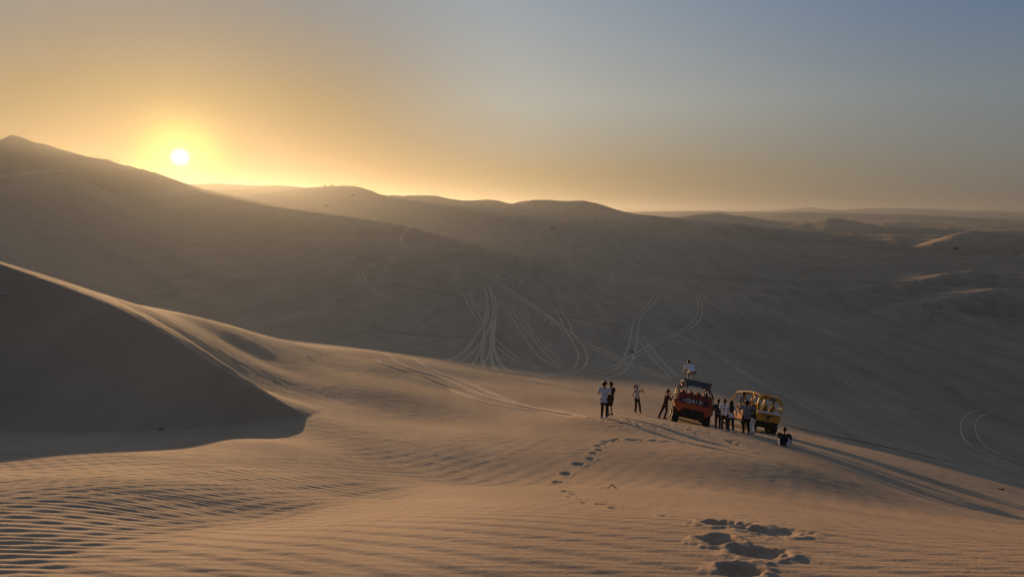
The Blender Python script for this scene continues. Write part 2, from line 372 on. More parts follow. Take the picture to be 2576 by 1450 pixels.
RIP_A = [(0, 1440, 6.4, .9), (150, 1350, 7.8, 1), (300, 1250, 10.6, 1), (100, 1200, 12.0, .9), (450, 1300, 10.8, 1), (600, 1230, 13.5, 1), (400, 1170, 14.8, .8), (800, 1180, 17.5, 1), (1000, 1170, 20, 1), (1200, 1170, 21.5, 1), (1500, 1160, 23, .6), (1750, 1180, 21.5, .45), (1950, 1210, 21, .35), (2100, 1240, 22, .3), (900, 1215, 16.5, 1), (1150, 1195, 20, 1), (700, 1260, 13, .9),
         (700, 1110, 20, .4), (1000, 1100, 26.5, .45), (1300, 1110, 27.5, .5), (1500, 1100, 28, .25), (900, 1070, 28.5, .15), (1200, 1050, 34, .1), (1500, 1060, 33, .05), (1800, 1100, 31, .05),
         (300, 1410, 7.4, .3), (600, 1345, 10.2, .1), (900, 1285, 13.5, .08), (1180, 1240, 17.5, .06), (1500, 1228, 18.5, .04), (1800, 1250, 17.5, .04), (2050, 1290, 15.5, .05), (1000, 1400, 8.8, .08), (1400, 1400, 8.8, .1), (2000, 1400, 8.6, .1), (2400, 1400, 8, .1), (2300, 1330, 13, .05), (2200, 1230, 28, .1), (200, 1110, 18.5, .05), (0, 1090, 19, .05)]
RIP_B = [(600, 1440, 7.2, .3), (900, 1400, 8.8, .4), (1200, 1380, 9.6, .7), (1500, 1400, 8.9, .9), (1800, 1400, 8.7, 1), (2100, 1400, 8.4, 1), (2400, 1400, 8, 1), (2600, 1420, 7.4, 1), (2300, 1350, 10.8, .85), (1900, 1320, 12.4, .7), (1500, 1310, 12.6, .55), (1200, 1310, 12.6, .35), (900, 1320, 11.8, .15), (2400, 1325, 13, .5), (1800, 1270, 16.2, .2), (1500, 1240, 17.6, .1), (600, 1330, 10.6, .1), (300, 1390, 8.1, .05), (1200, 1180, 21, 0), (600, 1200, 14.5, 0)]
RIP_C = [(560, 900, 26.5, .9), (650, 940, 27, 1), (740, 980, 27.6, 1), (820, 985, 29, .8), (780, 930, 32, .4), (480, 850, 26.5, .6), (400, 800, 26, .3), (650, 870, 31, .25), (850, 930, 34, .15), (950, 990, 32, .1), (900, 1050, 27.5, .05), (700, 1020, 25, .6), (600, 1100, 21, 0), (1200, 1000, 37, .05)]

def ripples(x, y):
    w1 = perlin(x / 2.3, y / 1.7, 71); w2 = perlin(x / 0.85, y / 0.6, 72); w3 = perlin(x / 7.0, y / 5.0, 73)
    def wave(th, lam, warp, sharp=0.28):
        ph = (y * math.cos(th) + x * math.sin(th)) / lam + warp
        a = 2 * PI * ph
        return np.sin(a + sharp * np.sin(a)) + 0.28 * np.sin(2 * a + 0.6)
    ma = blend_mask(RIP_A, x, y); mb = blend_mask(RIP_B, x, y); mc = blend_mask(RIP_C, x, y, 0.05)
    mod = 0.88 + 0.25 * perlin(x / 1.6, y / 0.8, 74)
    # the ripples turn as they climb out of the hollow towards the lit shoulder
    r_ = np.hypot(x, y); far_ = sstep(9.0, 15.0, r_)
    z = np.clip(ma, 0, 1) * mod * (0.0068 * (1 - far_) * wave(-0.03, 0.145, 0.75 * w1 + 0.22 * w2 + 1.9 * w3) + 0.0088 * far_ * wave(-0.05, 0.27, 0.60 * w1 + 0.18 * w2 + 1.6 * w3))
    z = z + 0.0027 * np.clip(mb, 0, 1) * (0.7 + 0.6 * perlin(x / 2.1, y / 0.9, 75)) * wave(0.04, 0.095, 0.60 * w1 + 0.22 * w2 + 1.8 * w3)
    z = z + 0.010 * np.clip(mc, 0, 1) * wave(0.42, 0.30, 0.4 * w1 + 0.15 * w2 + w3)
    return z

FOOT = []          # (x, y, length, width, angle, depth) filled in after the bare ground is known

def height(x, y, detail=False):
    x = np.asarray(x, float); y = np.asarray(y, float)
    sh = x.shape; x = x.ravel(); y = y.ravel()
    r = np.hypot(x, y)
    z = np.zeros(len(x))
    w = sstep(52, 80, r)
    m = w < 1
    if m.any():
        n, S, D = near_height(x[m], y[m])
        xm, ym, rm = x[m], y[m], r[m]
        n = n + 0.03 * perlin(xm / 5.5, ym / 4.0, 81) * sstep(5, 18, rm) + 0.05 * perlin(xm / 13.0, ym / 9.0, 82) * sstep(14, 34, rm)
        slip = (S > 0) & (S < D)
        if detail:
            n = n + np.where(slip, 0.012 * perlin(xm / 0.9, ym / 0.9, 83), ripples(xm, ym)) * (1 - sstep(45, 60, rm))
            n = n + 0.004 * perlin(xm / 0.22, ym / 0.12, 84) * sstep(10, 24, rm)
            # scuffed, scaly crust on the saddle
            n = n + 0.020 * np.maximum(perlin(xm / 0.75, ym / 0.55, 85), 0.0) * sstep(19, 27, rm) * (1 - slip) * (1 - sstep(44, 56, rm))
            for fx, fy, fl, fw, fa, fd in FOOT:
                rr = 3.0 * max(fl, fw)
                q = np.nonzero((np.abs(xm - fx) < rr) & (np.abs(ym - fy) < rr))[0]
                if not len(q): continue
                dx = xm[q] - fx; dy = ym[q] - fy
                a = (dx * math.cos(fa) + dy * math.sin(fa)) / (fl * 0.5); b = (-dx * math.sin(fa) + dy * math.cos(fa)) / (fw * 0.5)
                wob = 0.24 * perlin(xm[q] * 7.0 + fx, ym[q] * 7.0, 87) + 0.16 * perlin(xm[q] * 19.0 + fx, ym[q] * 19.0, 88)
                e = np.sqrt(a * a + b * b) + wob
                n[q] += -fd * (1 - sstep(0.45, 1.05, e)) + 0.26 * fd * np.exp(-((e - 1.25) / 0.28) ** 2) * (1 + 0.8 * perlin(xm[q] * 9.0, ym[q] * 9.0 + fy, 89))
        z[m] += n * (1 - w[m])
    m = w > 0
    if m.any():
        z[m] += far_height(x[m], y[m]) * w[m]
    return z.reshape(sh)

def hits(uv, near=3.0, far=6000.0, n=900):
    """where the rays through survey pixels first meet the bare ground"""
    uv = np.asarray(uv, float)
    out = np.full((len(uv), 3), np.nan)
    ds = np.exp(np.linspace(math.log(near), math.log(far), n))
    R = np.array([ray(u, v) for u, v in uv])
    lo = np.zeros(len(uv)); hi = np.zeros(len(uv)); done = np.zeros(len(uv), bool)
    prev = np.full(len(uv), near)
    for i0 in range(0, n, 60):
        seg = ds[i0:i0 + 60]
        q = np.nonzero(~done)[0]
        if not len(q): break
        X = R[q, 0][:, None] * seg; Y = np.broadcast_to(seg, X.shape); Z = R[q, 1][:, None] * seg
        below = Z < height(X, Y)
        first = np.where(below.any(1), below.argmax(1), -1)
        for k, f in zip(q, first):
            if f >= 0:
                hi[k] = seg[f]; lo[k] = seg[f - 1] if f > 0 else (ds[i0 - 1] if i0 else near); done[k] = True
    q = np.nonzero(done)[0]
    for _ in range(14):
        mid = 0.5 * (lo[q] + hi[q])
        b = R[q, 1] * mid < height(R[q, 0] * mid, mid)
        hi[q] = np.where(b, mid, hi[q]); lo[q] = np.where(b, lo[q], mid)
    out[q, 0] = R[q, 0] * hi[q]; out[q, 1] = hi[q]; out[q, 2] = height(out[q, 0], out[q, 1])
    return out

def ground(x, y):
    return float(height(np.array([x]), np.array([y]))[0])

# footprints: pixel, size in metres, depth
PRINTS = [(1405, 1212, .46, .30, .05), (1419, 1225, .34, .2, .04), (1419, 1235, .34, .18, .03), (1440, 1243, .26, .14, .025), (1433, 1249, .3, .16, .03), (1461, 1256, .32, .17, .03), (1466, 1264, .22, .12, .015),
          (1516, 1268, .50, .27, .055), (1548, 1277, .42, .2, .04), (1633, 1285, .36, .12, .02), (1666, 1297, .36, .14, .03), (1762, 1307, .34, .15, .03),
          (1424, 1191, .42, .3, .05), (1455, 1167, .46, .32, .05), (1486, 1153, .36, .24, .045), (1493, 1139, .34, .22, .04), (1508, 1131, .34, .22, .04), (1506, 1121, .34, .22, .035), (1519, 1116, .3, .2, .03), (1523, 1110, .34, .2, .03),
          (1540, 1108, .3, .2, .03), (1552, 1105, .34, .2, .03), (1589, 1106, .5, .24, .035), (1608, 1106, .36, .2, .03), (1639, 1108, .34, .2, .03), (1648, 1107, .34, .2, .03), (1672, 1110, .3, .2, .025), (1682, 1109, .3, .2, .025), (1717, 1113, .3, .2, .025), (1741, 1116, .26, .18, .02),
          (1836, 1110, .4, .28, .04), (1850, 1116, .5, .3, .05), (1866, 1120, .34, .24, .03), (1905, 1139, .36, .2, .03), (1915, 1140, .3, .2, .03), (1822, 1127, .2, .14, .02), (1848, 1131, .24, .14, .02),
          (2015, 1112, .5, .25, .04), (2030, 1117, .4, .22, .03), (2000, 1100, .4, .25, .03), (2055, 1120, .4, .2, .03)]
BIG = [(1836, 1317, .46, .36, .050), (1806, 1360, .31, .30, .062), (1950, 1338, .52, .34, .034), (1912, 1391, .38, .34, .055), (1862, 1436, .30, .30, .062), (1880, 1330, .2, .2, .03)]
def place_prints():
    rnd = random.Random(4)
    allp = PRINTS + BIG
    h = hits([(p[0], p[1]) for p in allp])
    for p, q in zip(allp, h):
        if np.isnan(q[0]): continue
        if p in BIG: FOOT.append((q[0], q[1], p[2], p[3], rnd.uniform(-0.3, 0.3), p[4]))
        else:
            l = p[2] * 72.0 * q[1] / FOC
            FOOT.append((q[0], q[1], l, l * (2.2 if 9.0 < q[1] < 22.5 else 1.35), rnd.uniform(-0.15, 0.15), min(.075, 1.5 * p[4], .26 * l)))
    # trampled sand round the vehicles
    for _ in range(170):
        u = rnd.uniform(1530, 1960); v = 1046 + (u - 1530) * 0.125 + rnd.gauss(4, 8)
        q = hits([(u, v)])[0]
        if not np.isnan(q[0]) and q[1] < 48:
            FOOT.append((q[0], q[1], rnd.uniform(.25, .5), rnd.uniform(.16, .28), rnd.uniform(-1.5, 1.5), rnd.uniform(.02, .05)))
    for _ in range(90):
        u = rnd.uniform(1480, 1760); v = rnd.gauss(1060, 10)
        q = hits([(u, v)])[0]
        if not np.isnan(q[0]) and q[1] < 48:
            FOOT.append((q[0], q[1], rnd.uniform(.2, .4), rnd.uniform(.14, .22), rnd.uniform(-1.5, 1.5), rnd.uniform(.015, .035)))
place_prints()

# materials -------------------------------------------------------------------------------------
def new_mat(name):
    m = bpy.data.materials.new(name); m.use_nodes = True
    nt = m.node_tree
    return m, nt, nt.nodes["Principled BSDF"]

def sand_material():
    m, nt, b = new_mat("sand")
    N = nt.nodes.new; L = nt.links.new
    geo = N("ShaderNodeNewGeometry")
    def noise(scale, vec, detail=3.0, rough=0.55, stretch=None, rot=0.0):
        mp = N("ShaderNodeMapping"); L(vec, mp.inputs[0]); mp.inputs[3].default_value = stretch or (1, 1, 1); mp.inputs[2].default_value = (0, 0, rot)
        n = N("ShaderNodeTexNoise"); n.inputs["Scale"].default_value = scale; n.inputs["Detail"].default_value = detail; n.inputs["Roughness"].default_value = rough
        L(mp.outputs[0], n.inputs["Vector"]); return n.outputs["Fac"]
    pos = geo.outputs["Position"]
    def mr(f, a, b2, c, d):
        q = N("ShaderNodeMapRange"); q.inputs[1].default_value = a; q.inputs[2].default_value = b2; q.inputs[3].default_value = c; q.inputs[4].default_value = d
        L(f, q.inputs[0]); return q.outputs[0]
    def mul(a, c):
        q = N("ShaderNodeMath"); q.operation = 'MULTIPLY'
        for i, z in enumerate((a, c)):
            if isinstance(z, (int, float)): q.inputs[i].default_value = z
            else: L(z, q.inputs[i])
        return q.outputs[0]
    grain = noise(260.0, pos, 2.0, 0.7)
    speck = noise(28.0, pos, 4.0, 0.7)
    patch = noise(0.22, pos, 4.0, 0.6)
    streak = noise(0.16, pos, 5.0, 0.62, (1.0, 0.13, 1.0), math.radians(-42))      # wind-drawn bands of coarse dark grains
    streak2 = noise(0.55, pos, 4.0, 0.6, (1.0, 0.10, 1.0), math.radians(-45))
    f = mul(mr(grain, 0.3, 0.7, 0.86, 1.14), mr(speck, 0.25, 0.75, 0.88, 1.12))
    f = mul(f, mr(patch, 0.25, 0.75, 0.94, 1.06))
    sepx = N("ShaderNodeSeparateXYZ"); L(pos, sepx.inputs[0])
    vm = N("ShaderNodeMapRange"); vm.inputs[1].default_value = -110.0; vm.inputs[2].default_value = -10.0; vm.inputs[3].default_value = 0.12; L(sepx.outputs[0], vm.inputs[0])
    bands = mul(mr(streak, 0.3, 0.7, 0.84, 1.12), mr(streak2, 0.3, 0.7, 0.90, 1.09))
    bm_ = N("ShaderNodeMix"); bm_.data_type = 'FLOAT'; L(vm.outputs[0], bm_.inputs[0]); bm_.inputs[2].default_value = 1.0; L(bands, bm_.inputs[3])
    f = mul(f, bm_.outputs[0])
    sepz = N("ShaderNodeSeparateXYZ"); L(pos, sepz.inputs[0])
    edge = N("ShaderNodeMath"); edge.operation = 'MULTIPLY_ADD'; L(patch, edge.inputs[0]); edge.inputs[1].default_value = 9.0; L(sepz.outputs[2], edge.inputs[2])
    f = mul(f, mr(edge.outputs[0], -34.0, -22.0, 0.72, 1.0))                        # darker towards the low valley floor, height line broken by noise
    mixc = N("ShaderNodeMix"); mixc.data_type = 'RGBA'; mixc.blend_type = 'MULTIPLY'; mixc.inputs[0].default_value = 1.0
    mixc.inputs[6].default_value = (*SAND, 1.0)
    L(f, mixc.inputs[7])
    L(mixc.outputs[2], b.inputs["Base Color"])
    b.inputs["Roughness"].default_value = 0.95
    b.inputs["Specular IOR Level"].default_value = 0.12
    bump = N("ShaderNodeBump"); bump.inputs["Strength"].default_value = 0.35; bump.inputs["Distance"].default_value = 0.02
    add = N("ShaderNodeMath"); add.operation = 'ADD'; L(speck, add.inputs[0]); L(noise(6.0, pos, 4.0, 0.65, (1.0, 2.0, 1.0)), add.inputs[1])
    L(add.outputs[0], bump.inputs["Height"]); L(bump.outputs[0], b.inputs["Normal"])
    return m
SAND = (0.395, 0.282, 0.178)
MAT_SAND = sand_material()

def plain(name, col, rough=0.6, metal=0.0, spec=0.4, vary=0.12, scale=9.0):
    m, nt, b = new_mat(name)
    N = nt.nodes.new; L = nt.links.new
    tc = N("ShaderNodeTexCoord")
    n = N("ShaderNodeTexNoise"); n.inputs["Scale"].default_value = scale; n.inputs["Detail"].default_value = 4.0
    L(tc.outputs["Object"], n.inputs["Vector"])
    q = N("ShaderNodeMapRange"); q.inputs[1].default_value = 0.3; q.inputs[2].default_value = 0.7; q.inputs[3].default_value = 1 - vary; q.inputs[4].default_value = 1 + vary
    L(n.outputs["Fac"], q.inputs[0])
    x = N("ShaderNodeMix"); x.data_type = 'RGBA'; x.blend_type = 'MULTIPLY'; x.inputs[0].default_value = 1.0
    x.inputs[6].default_value = (*col, 1.0); L(q.outputs[0], x.inputs[7])
    L(x.outputs[2], b.inputs["Base Color"])
    b.inputs["Roughness"].default_value = rough; b.inputs["Metallic"].default_value = metal; b.inputs["Specular IOR Level"].default_value = spec
    return m

def mesh_from_arrays(name, co, quads, smooth=True):
    me = bpy.data.meshes.new(name)
    n = len(co); q = len(quads)
    me.vertices.add(n); me.vertices.foreach_set("co", co.astype(np.float32).ravel())
    me.loops.add(q * 4); me.loops.foreach_set("vertex_index", quads.astype(np.int32).ravel())
    me.polygons.add(q)
    me.polygons.foreach_set("loop_start", np.arange(0, q * 4, 4, dtype=np.int32))
    me.polygons.foreach_set("loop_total", np.full(q, 4, dtype=np.int32))
    if smooth: me.polygons.foreach_set("use_smooth", np.ones(q, dtype=bool))
    me.update(calc_edges=True)
    return me

def build_ground():
    az = np.r_[np.arange(-180, -46, 4.0), np.arange(-46, 46.001, 0.1), np.arange(50, 180, 4.0)]
    az = np.radians(az)
    def logs(a, b, eps): return np.exp(np.arange(math.log(a), math.log(b), eps))
    r = np.r_[logs(0.5, 3.4, 0.035), logs(3.4, 9.0, 0.0038), logs(9.0, 30.0, 0.0028), logs(30.0, 62.0, 0.0060), logs(62.0, 1600.0, 0.0118), logs(1600.0, 40000.0, 0.035)]
    A, R = np.meshgrid(az, r)
    X = R * np.sin(A); Y = R * np.cos(A)
    Z = height(X, Y, True)
    co = np.c_[X.ravel(), Y.ravel(), Z.ravel()]
    nr, na = X.shape
    idx = np.arange(nr * na).reshape(nr, na)
    nxt = np.roll(idx, -1, axis=1)
    quads = np.stack([idx[:-1], nxt[:-1], nxt[1:], idx[1:]], -1).reshape(-1, 4)[:, ::-1]
    # close the middle with a degenerate-free fan of quads towards a centre vertex
    me = mesh_from_arrays("dune_ground", co, quads)
    o = bpy.data.objects.new("dune_ground", me); COL.objects.link(o)
    o["kind"] = "structure"
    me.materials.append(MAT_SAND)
    cz = ground(0.0, 0.0)
    bm = bmesh.new()
    ring = [bm.verts.new(co[k]) for k in idx[0]]
    c = bm.verts.new((0, 0, cz))
    for i in range(len(ring)):
        bm.faces.new((c, ring[(i + 1) % len(ring)], ring[i]))
    m2 = bpy.data.meshes.new("patch"); bm.to_mesh(m2); bm.free()
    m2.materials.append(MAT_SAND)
    p = bpy.data.objects.new("sand_patch", m2); COL.objects.link(p); p.parent = o
    return o
GROUND = build_ground()

# ----------------------------------------------------------------------------------------------
# wheel tracks: low ribbons of churned, paler sand, some painted dark as rut shade, draped on the ground
# ----------------------------------------------------------------------------------------------
def churned(name, k):
    m, nt, b = new_mat(name)
    N = nt.nodes.new; L = nt.links.new
    geo = N("ShaderNodeNewGeometry")
    n = N("ShaderNodeTexNoise"); n.inputs["Scale"].default_value = 1.3; n.inputs["Detail"].default_value = 5.0; L(geo.outputs["Position"], n.inputs["Vector"])
    q = N("ShaderNodeMapRange"); q.inputs[1].default_value = 0.3; q.inputs[2].default_value = 0.7; q.inputs[3].default_value = 0.72; q.inputs[4].default_value = 1.2; L(n.outputs["Fac"], q.inputs[0])
    x = N("ShaderNodeMix"); x.data_type = 'RGBA'; x.blend_type = 'MULTIPLY'; x.inputs[0].default_value = 1.0
    x.inputs[6].default_value = (SAND[0] * k, SAND[1] * k, SAND[2] * k, 1); L(q.outputs[0], x.inputs[7])
    L(x.outputs[2], b.inputs["Base Color"]); b.inputs["Roughness"].default_value = 0.95; b.inputs["Specular IOR Level"].default_value = 0.1
    return m
MAT_TRACK = churned("churned_pale_sand", 1.55)
MAT_RUT = churned("painted_rut_shade", 0.52)  # shade inside ruts seen edge-on, put into a darker sand colour

def crop_pts(ox, oy, sc, pts):
    return [((ox + x / sc) / 1.5534, (oy + y / sc) / 1.5534) for x, y in pts]
C5 = (1440, 1120, 3.389); C6 = (1340, 860, 3.389); C7 = (2050, 1000, 2.9); C8 = (1440, 1350, 2.995); C9 = (2800, 1350, 1.6075)
TRACKS = [
    (C5, 0, .34, [(1500, 0), (1555, 70), (1565, 200), (1550, 350), (1520, 480), (1440, 620), (1300, 820), (1180, 920), (1030, 990)]),
    (C5, 0, .34, [(1570, 0), (1640, 80), (1680, 170), (1685, 300), (1670, 550), (1655, 750), (1680, 870), (1740, 1000), (1830, 1100), (2000, 1150), (2300, 1180), (2576, 1185)]),
    (C5, 0, .3, [(1600, 0), (1620, 100), (1650, 250), (1640, 400), (1590, 560), (1510, 700), (1400, 850), (1180, 1010)]),
    (C5, 0, .26, [(1590, 220), (1580, 400), (1530, 560), (1500, 760), (1450, 900), (1370, 1045)]),
    (C5, 0, .26, [(1640, 420), (1620, 600), (1610, 800), (1580, 930), (1530, 1000), (1545, 1080)]),
    (C5, 0, .24, [(1560, 560), (1530, 760), (1500, 950), (1510, 1060)]),
    (C5, 0, .26, [(1660, 420), (1640, 700), (1630, 950), (1660, 1060), (1720, 1110)]),
    (C5, 0, .22, [(1240, 70), (1330, 270), (1420, 420), (1480, 520)]), (C5, 0, .22, [(1310, 60), (1380, 210), (1460, 360), (1510, 470)]),
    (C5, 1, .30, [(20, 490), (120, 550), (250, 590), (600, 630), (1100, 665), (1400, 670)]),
    (C5, 0, .32, [(1720, 0), (1900, 110), (2100, 240), (2330, 370), (2576, 520)]), (C5, 0, .32, [(1790, 0), (2000, 130), (2250, 280), (2400, 400), (2576, 560)]),
    (C5, 0, .24, [(1790, 265), (1900, 420), (2050, 640), (2150, 800), (2300, 960), (2576, 1100)]),
    (C5, 0, .24, [(1880, 280), (2000, 450), (2150, 650), (2300, 840), (2420, 960), (2576, 1060)]),
    (C5, 0, .24, [(1950, 290), (2080, 470), (2230, 680), (2400, 860), (2576, 990)]),
    (C5, 0, .24, [(2340, 390), (2340, 450), (2250, 530), (2050, 600)]), (C5, 0, .24, [(2440, 400), (2420, 480), (2300, 570), (2050, 625)]),
    (C5, 0, .24, [(1680, 680), (1800, 800), (2000, 950), (2200, 1040), (2576, 1120)]), (C5, 0, .24, [(1690, 780), (1850, 920), (2100, 1040), (2576, 1140)]),
    (C8, 0, .42, [(200, 90), (290, 150), (400, 230), (600, 300), (900, 390), (1300, 560), (1800, 700), (2300, 780), (2576, 850)]),
    (C8, 0, .42, [(510, 135), (700, 260), (900, 350), (1200, 450), (1500, 580), (1900, 720), (2300, 790), (2576, 830)]),
    (C8, 0, .34, [(950, 500), (1150, 590), (1500, 690), (2000, 770), (2576, 870)]),
    (C8, 0, .34, [(60, 150), (160, 205), (300, 255), (450, 300)]),
    (C8, 0, .30, [(900, 190), (1300, 265), (1650, 325), (2000, 370), (2576, 450)]),
    (C8, 0, .26, [(1350, 285), (1800, 400), (2200, 470), (2576, 545)]),
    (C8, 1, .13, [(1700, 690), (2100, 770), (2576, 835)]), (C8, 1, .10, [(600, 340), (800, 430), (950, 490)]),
    (C7, 0, .32, [(0, 510), (200, 650), (420, 830), (600, 960), (850, 1090), (1100, 1210), (1400, 1320), (1690, 1420)]),
    (C7, 0, .32, [(20, 505), (230, 640), (450, 810), (650, 950), (900, 1070), (1150, 1190), (1450, 1300), (1700, 1400)]),
    (C7, 0, .26, [(320, 570), (400, 700), (480, 880), (560, 1000), (610, 1130), (570, 1250), (450, 1310), (200, 1340), (0, 1345)]),
    (C7, 0, .26, [(380, 580), (480, 720), (560, 900), (660, 1020), (710, 1140), (680, 1250), (560, 1320), (350, 1360), (0, 1362)]),
    (C7, 0, .28, [(1480, 420), (1400, 540), (1270, 680), (1220, 780), (1200, 930), (1150, 1090), (1060, 1250), (950, 1320)]),
    (C7, 0, .28, [(1540, 430), (1450, 550), (1340, 660), (1295, 760), (1280, 900), (1250, 1080), (1190, 1230), (1100, 1330), (900, 1385), (600, 1400)]),
    (C7, 0, .28, [(1930, 390), (1960, 520), (1965, 630), (1900, 750), (1750, 850), (1500, 960), (1250, 1100), (1050, 1220), (850, 1300), (550, 1340), (200, 1350)]),
    (C7, 0, .28, [(1970, 430), (2000, 530), (2010, 630), (1960, 750), (1800, 860), (1550, 980), (1300, 1120), (1100, 1250), (900, 1330), (600, 1370), (300, 1385)]),
    (C7, 0, .22, [(1230, 830), (1300, 950), (1400, 1100), (1520, 1240), (1690, 1410)]), (C7, 0, .22, [(1320, 890), (1400, 1000), (1500, 1120), (1600, 1240), (1760, 1380)]),
    (C7, 0, .26, [(460, 250), (360, 290), (330, 350), (370, 430), (480, 500), (600, 560)]), (C7, 0, .26, [(490, 260), (400, 310), (375, 360), (400, 420), (500, 490)]),
    (C7, 0, .24, [(180, 280), (90, 310), (62, 350), (70, 400), (150, 450), (250, 490)]),
    (C7, 0, .22, [(1640, 870), (1900, 960), (2100, 1040), (2320, 1130)]), (C7, 0, .22, [(1700, 900), (2000, 1010), (2320, 1190)]),
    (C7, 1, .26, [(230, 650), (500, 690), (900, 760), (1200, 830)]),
    (C6, 0, .36, [(880, 90), (770, 190), (760, 280), (800, 360), (950, 450)]), (C6, 0, .36, [(900, 95), (790, 200), (785, 270), (850, 370), (1000, 450), (1150, 520), (1300, 570), (1500, 700)]),
    (C6, 0, .42, [(780, 30), (950, 100), (1100, 210), (1250, 320), (1420, 430), (1600, 560), (1750, 700), (1850, 850), (1890, 950)]),
    (C6, 0, .42, [(800, 25), (1000, 110), (1150, 220), (1300, 330), (1500, 470), (1680, 600), (1850, 770), (1960, 950)]),
    (C6, 0, .36, [(1680, 590), (1900, 750), (2200, 930), (2576, 1180)]), (C6, 0, .36, [(1740, 620), (1950, 760), (2250, 940), (2576, 1150)]),
    (C6, 0, .26, [(190, 680), (220, 780), (300, 870), (450, 960), (600, 1040), (800, 1120)]), (C6, 0, .26, [(250, 690), (290, 790), (380, 890), (520, 980), (720, 1070)]),
    (C6, 0, .3, [(280, 640), (450, 570), (600, 540), (740, 500)]),
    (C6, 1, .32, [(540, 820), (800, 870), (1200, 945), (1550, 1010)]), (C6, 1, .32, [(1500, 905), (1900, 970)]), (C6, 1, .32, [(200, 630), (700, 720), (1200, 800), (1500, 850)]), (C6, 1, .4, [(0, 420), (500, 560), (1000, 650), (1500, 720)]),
    (C6, 0, .36, [(2240, 670), (2050, 720), (2040, 760), (2100, 790)]), (C6, 0, .36, [(2460, 760), (2350, 810), (2340, 850), (2420, 870)]),
    (C9, 0, .24, [(0, 55), (200, 180), (450, 310), (700, 430), (950, 560), (1200, 660), (1480, 730)]), (C9, 0, .24, [(0, 70), (200, 195), (450, 328), (700, 450), (950, 580), (1250, 690), (1600, 780), (1929, 870)]),
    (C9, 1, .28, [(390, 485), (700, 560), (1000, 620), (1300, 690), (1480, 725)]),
    (C9, 0, .15, [(1680, 395), (1580, 430), (1535, 480), (1540, 560), (1600, 630), (1700, 680), (1929, 770)]), (C9, 0, .15, [(1770, 400), (1660, 440), (1625, 490), (1640, 570), (1700, 640), (1800, 690), (1929, 730)]),
    (C9, 0, .12, [(880, 208), (822, 218), (815, 240), (850, 252)]), (C9, 0, .12, [(925, 214), (870, 224), (868, 238), (890, 246)]),
]
def catmull(pts, n):
    pts = np.asarray(pts, float); out = []
    q = np.vstack([2 * pts[0] - pts[1], pts, 2 * pts[-1] - pts[-2]])
    for i in range(1, len(q) - 2):
        for t in np.linspace(0, 1, n, endpoint=False):
            a, b, c, d = q[i - 1], q[i], q[i + 1], q[i + 2]
            out.append(0.5 * (2 * b + (c - a) * t + (2 * a - 5 * b + 4 * c - d) * t * t + (3 * b - a - 3 * c + d) * t ** 3))
    out.append(q[-2]); return np.array(out)

def build_tracks():
    rnd = random.Random(11)
    for crop, dark, width, pts in TRACKS:
        uv = crop_pts(*crop, pts)
        h = hits(catmull(uv, 4), near=12.0, far=1500.0, n=500)
        h = h[~np.isnan(h[:, 0])]
        # drop jumps across an occluding edge
        seg = [h[0]]
        for p in h[1:]:
            if np.hypot(p[0] - seg[-1][0], p[1] - seg[-1][1]) < 0.35 * np.hypot(p[0], p[1]): seg.append(p)
        if len(seg) < 3: continue
        c = np.array(seg)[:, :2]
        c = 0.25 * np.vstack([c[:1], c[:-1]]) + 0.5 * c + 0.25 * np.vstack([c[1:], c[-1:]])
        c = catmull(c, 6)
        t = np.gradient(c, axis=0); t /= np.linalg.norm(t, axis=1)[:, None] + 1e-9
        nrm = np.c_[-t[:, 1], t[:, 0]]
        prof = np.array([(-1.0, -0.02), (-0.75, 0.022), (-0.42, 0.034), (0.0, 0.022), (0.42, 0.034), (0.75, 0.022), (1.0, -0.02)])
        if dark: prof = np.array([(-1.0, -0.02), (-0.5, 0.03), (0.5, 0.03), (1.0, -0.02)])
        ends = np.minimum(1.0, np.minimum(np.arange(len(c)), np.arange(len(c))[::-1]) / 8.0)
        wv = width * (0.72 + 0.28 * perlin(c[:, 0] / 5.0, c[:, 1] / 5.0, 91)) * (0.25 + 0.75 * ends)
        rows = []
        for a, hgt in prof:
            x = c[:, 0] + nrm[:, 0] * wv * a; y = c[:, 1] + nrm[:, 1] * wv * a
            r = np.hypot(x, y)
            z = height(x, y) + hgt * (0.3 + 0.7 * ends) * np.where(r < 75, 0.55, 1.0) + 0.012 + 1.5e-4 * r * (0.3 + 0.7 * ends)
            rows.append(np.c_[x, y, z])
        V = np.stack(rows, 1); n, k = V.shape[:2]
        idx = np.arange(n * k).reshape(n, k)
        quads = np.stack([idx[:-1, :-1], idx[1:, :-1], idx[1:, 1:], idx[:-1, 1:]], -1).reshape(-1, 4)
        nz = np.cross(V[1, 0] - V[0, 0], V[0, 1] - V[0, 0])
        if nz[2] < 0: quads = quads[:, ::-1]
        me = mesh_from_arrays("tyre_track", V.reshape(-1, 3), quads)
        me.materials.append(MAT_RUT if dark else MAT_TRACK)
        o = bpy.data.objects.new("tyre_track", me); COL.objects.link(o); o.parent = GROUND
build_tracks()

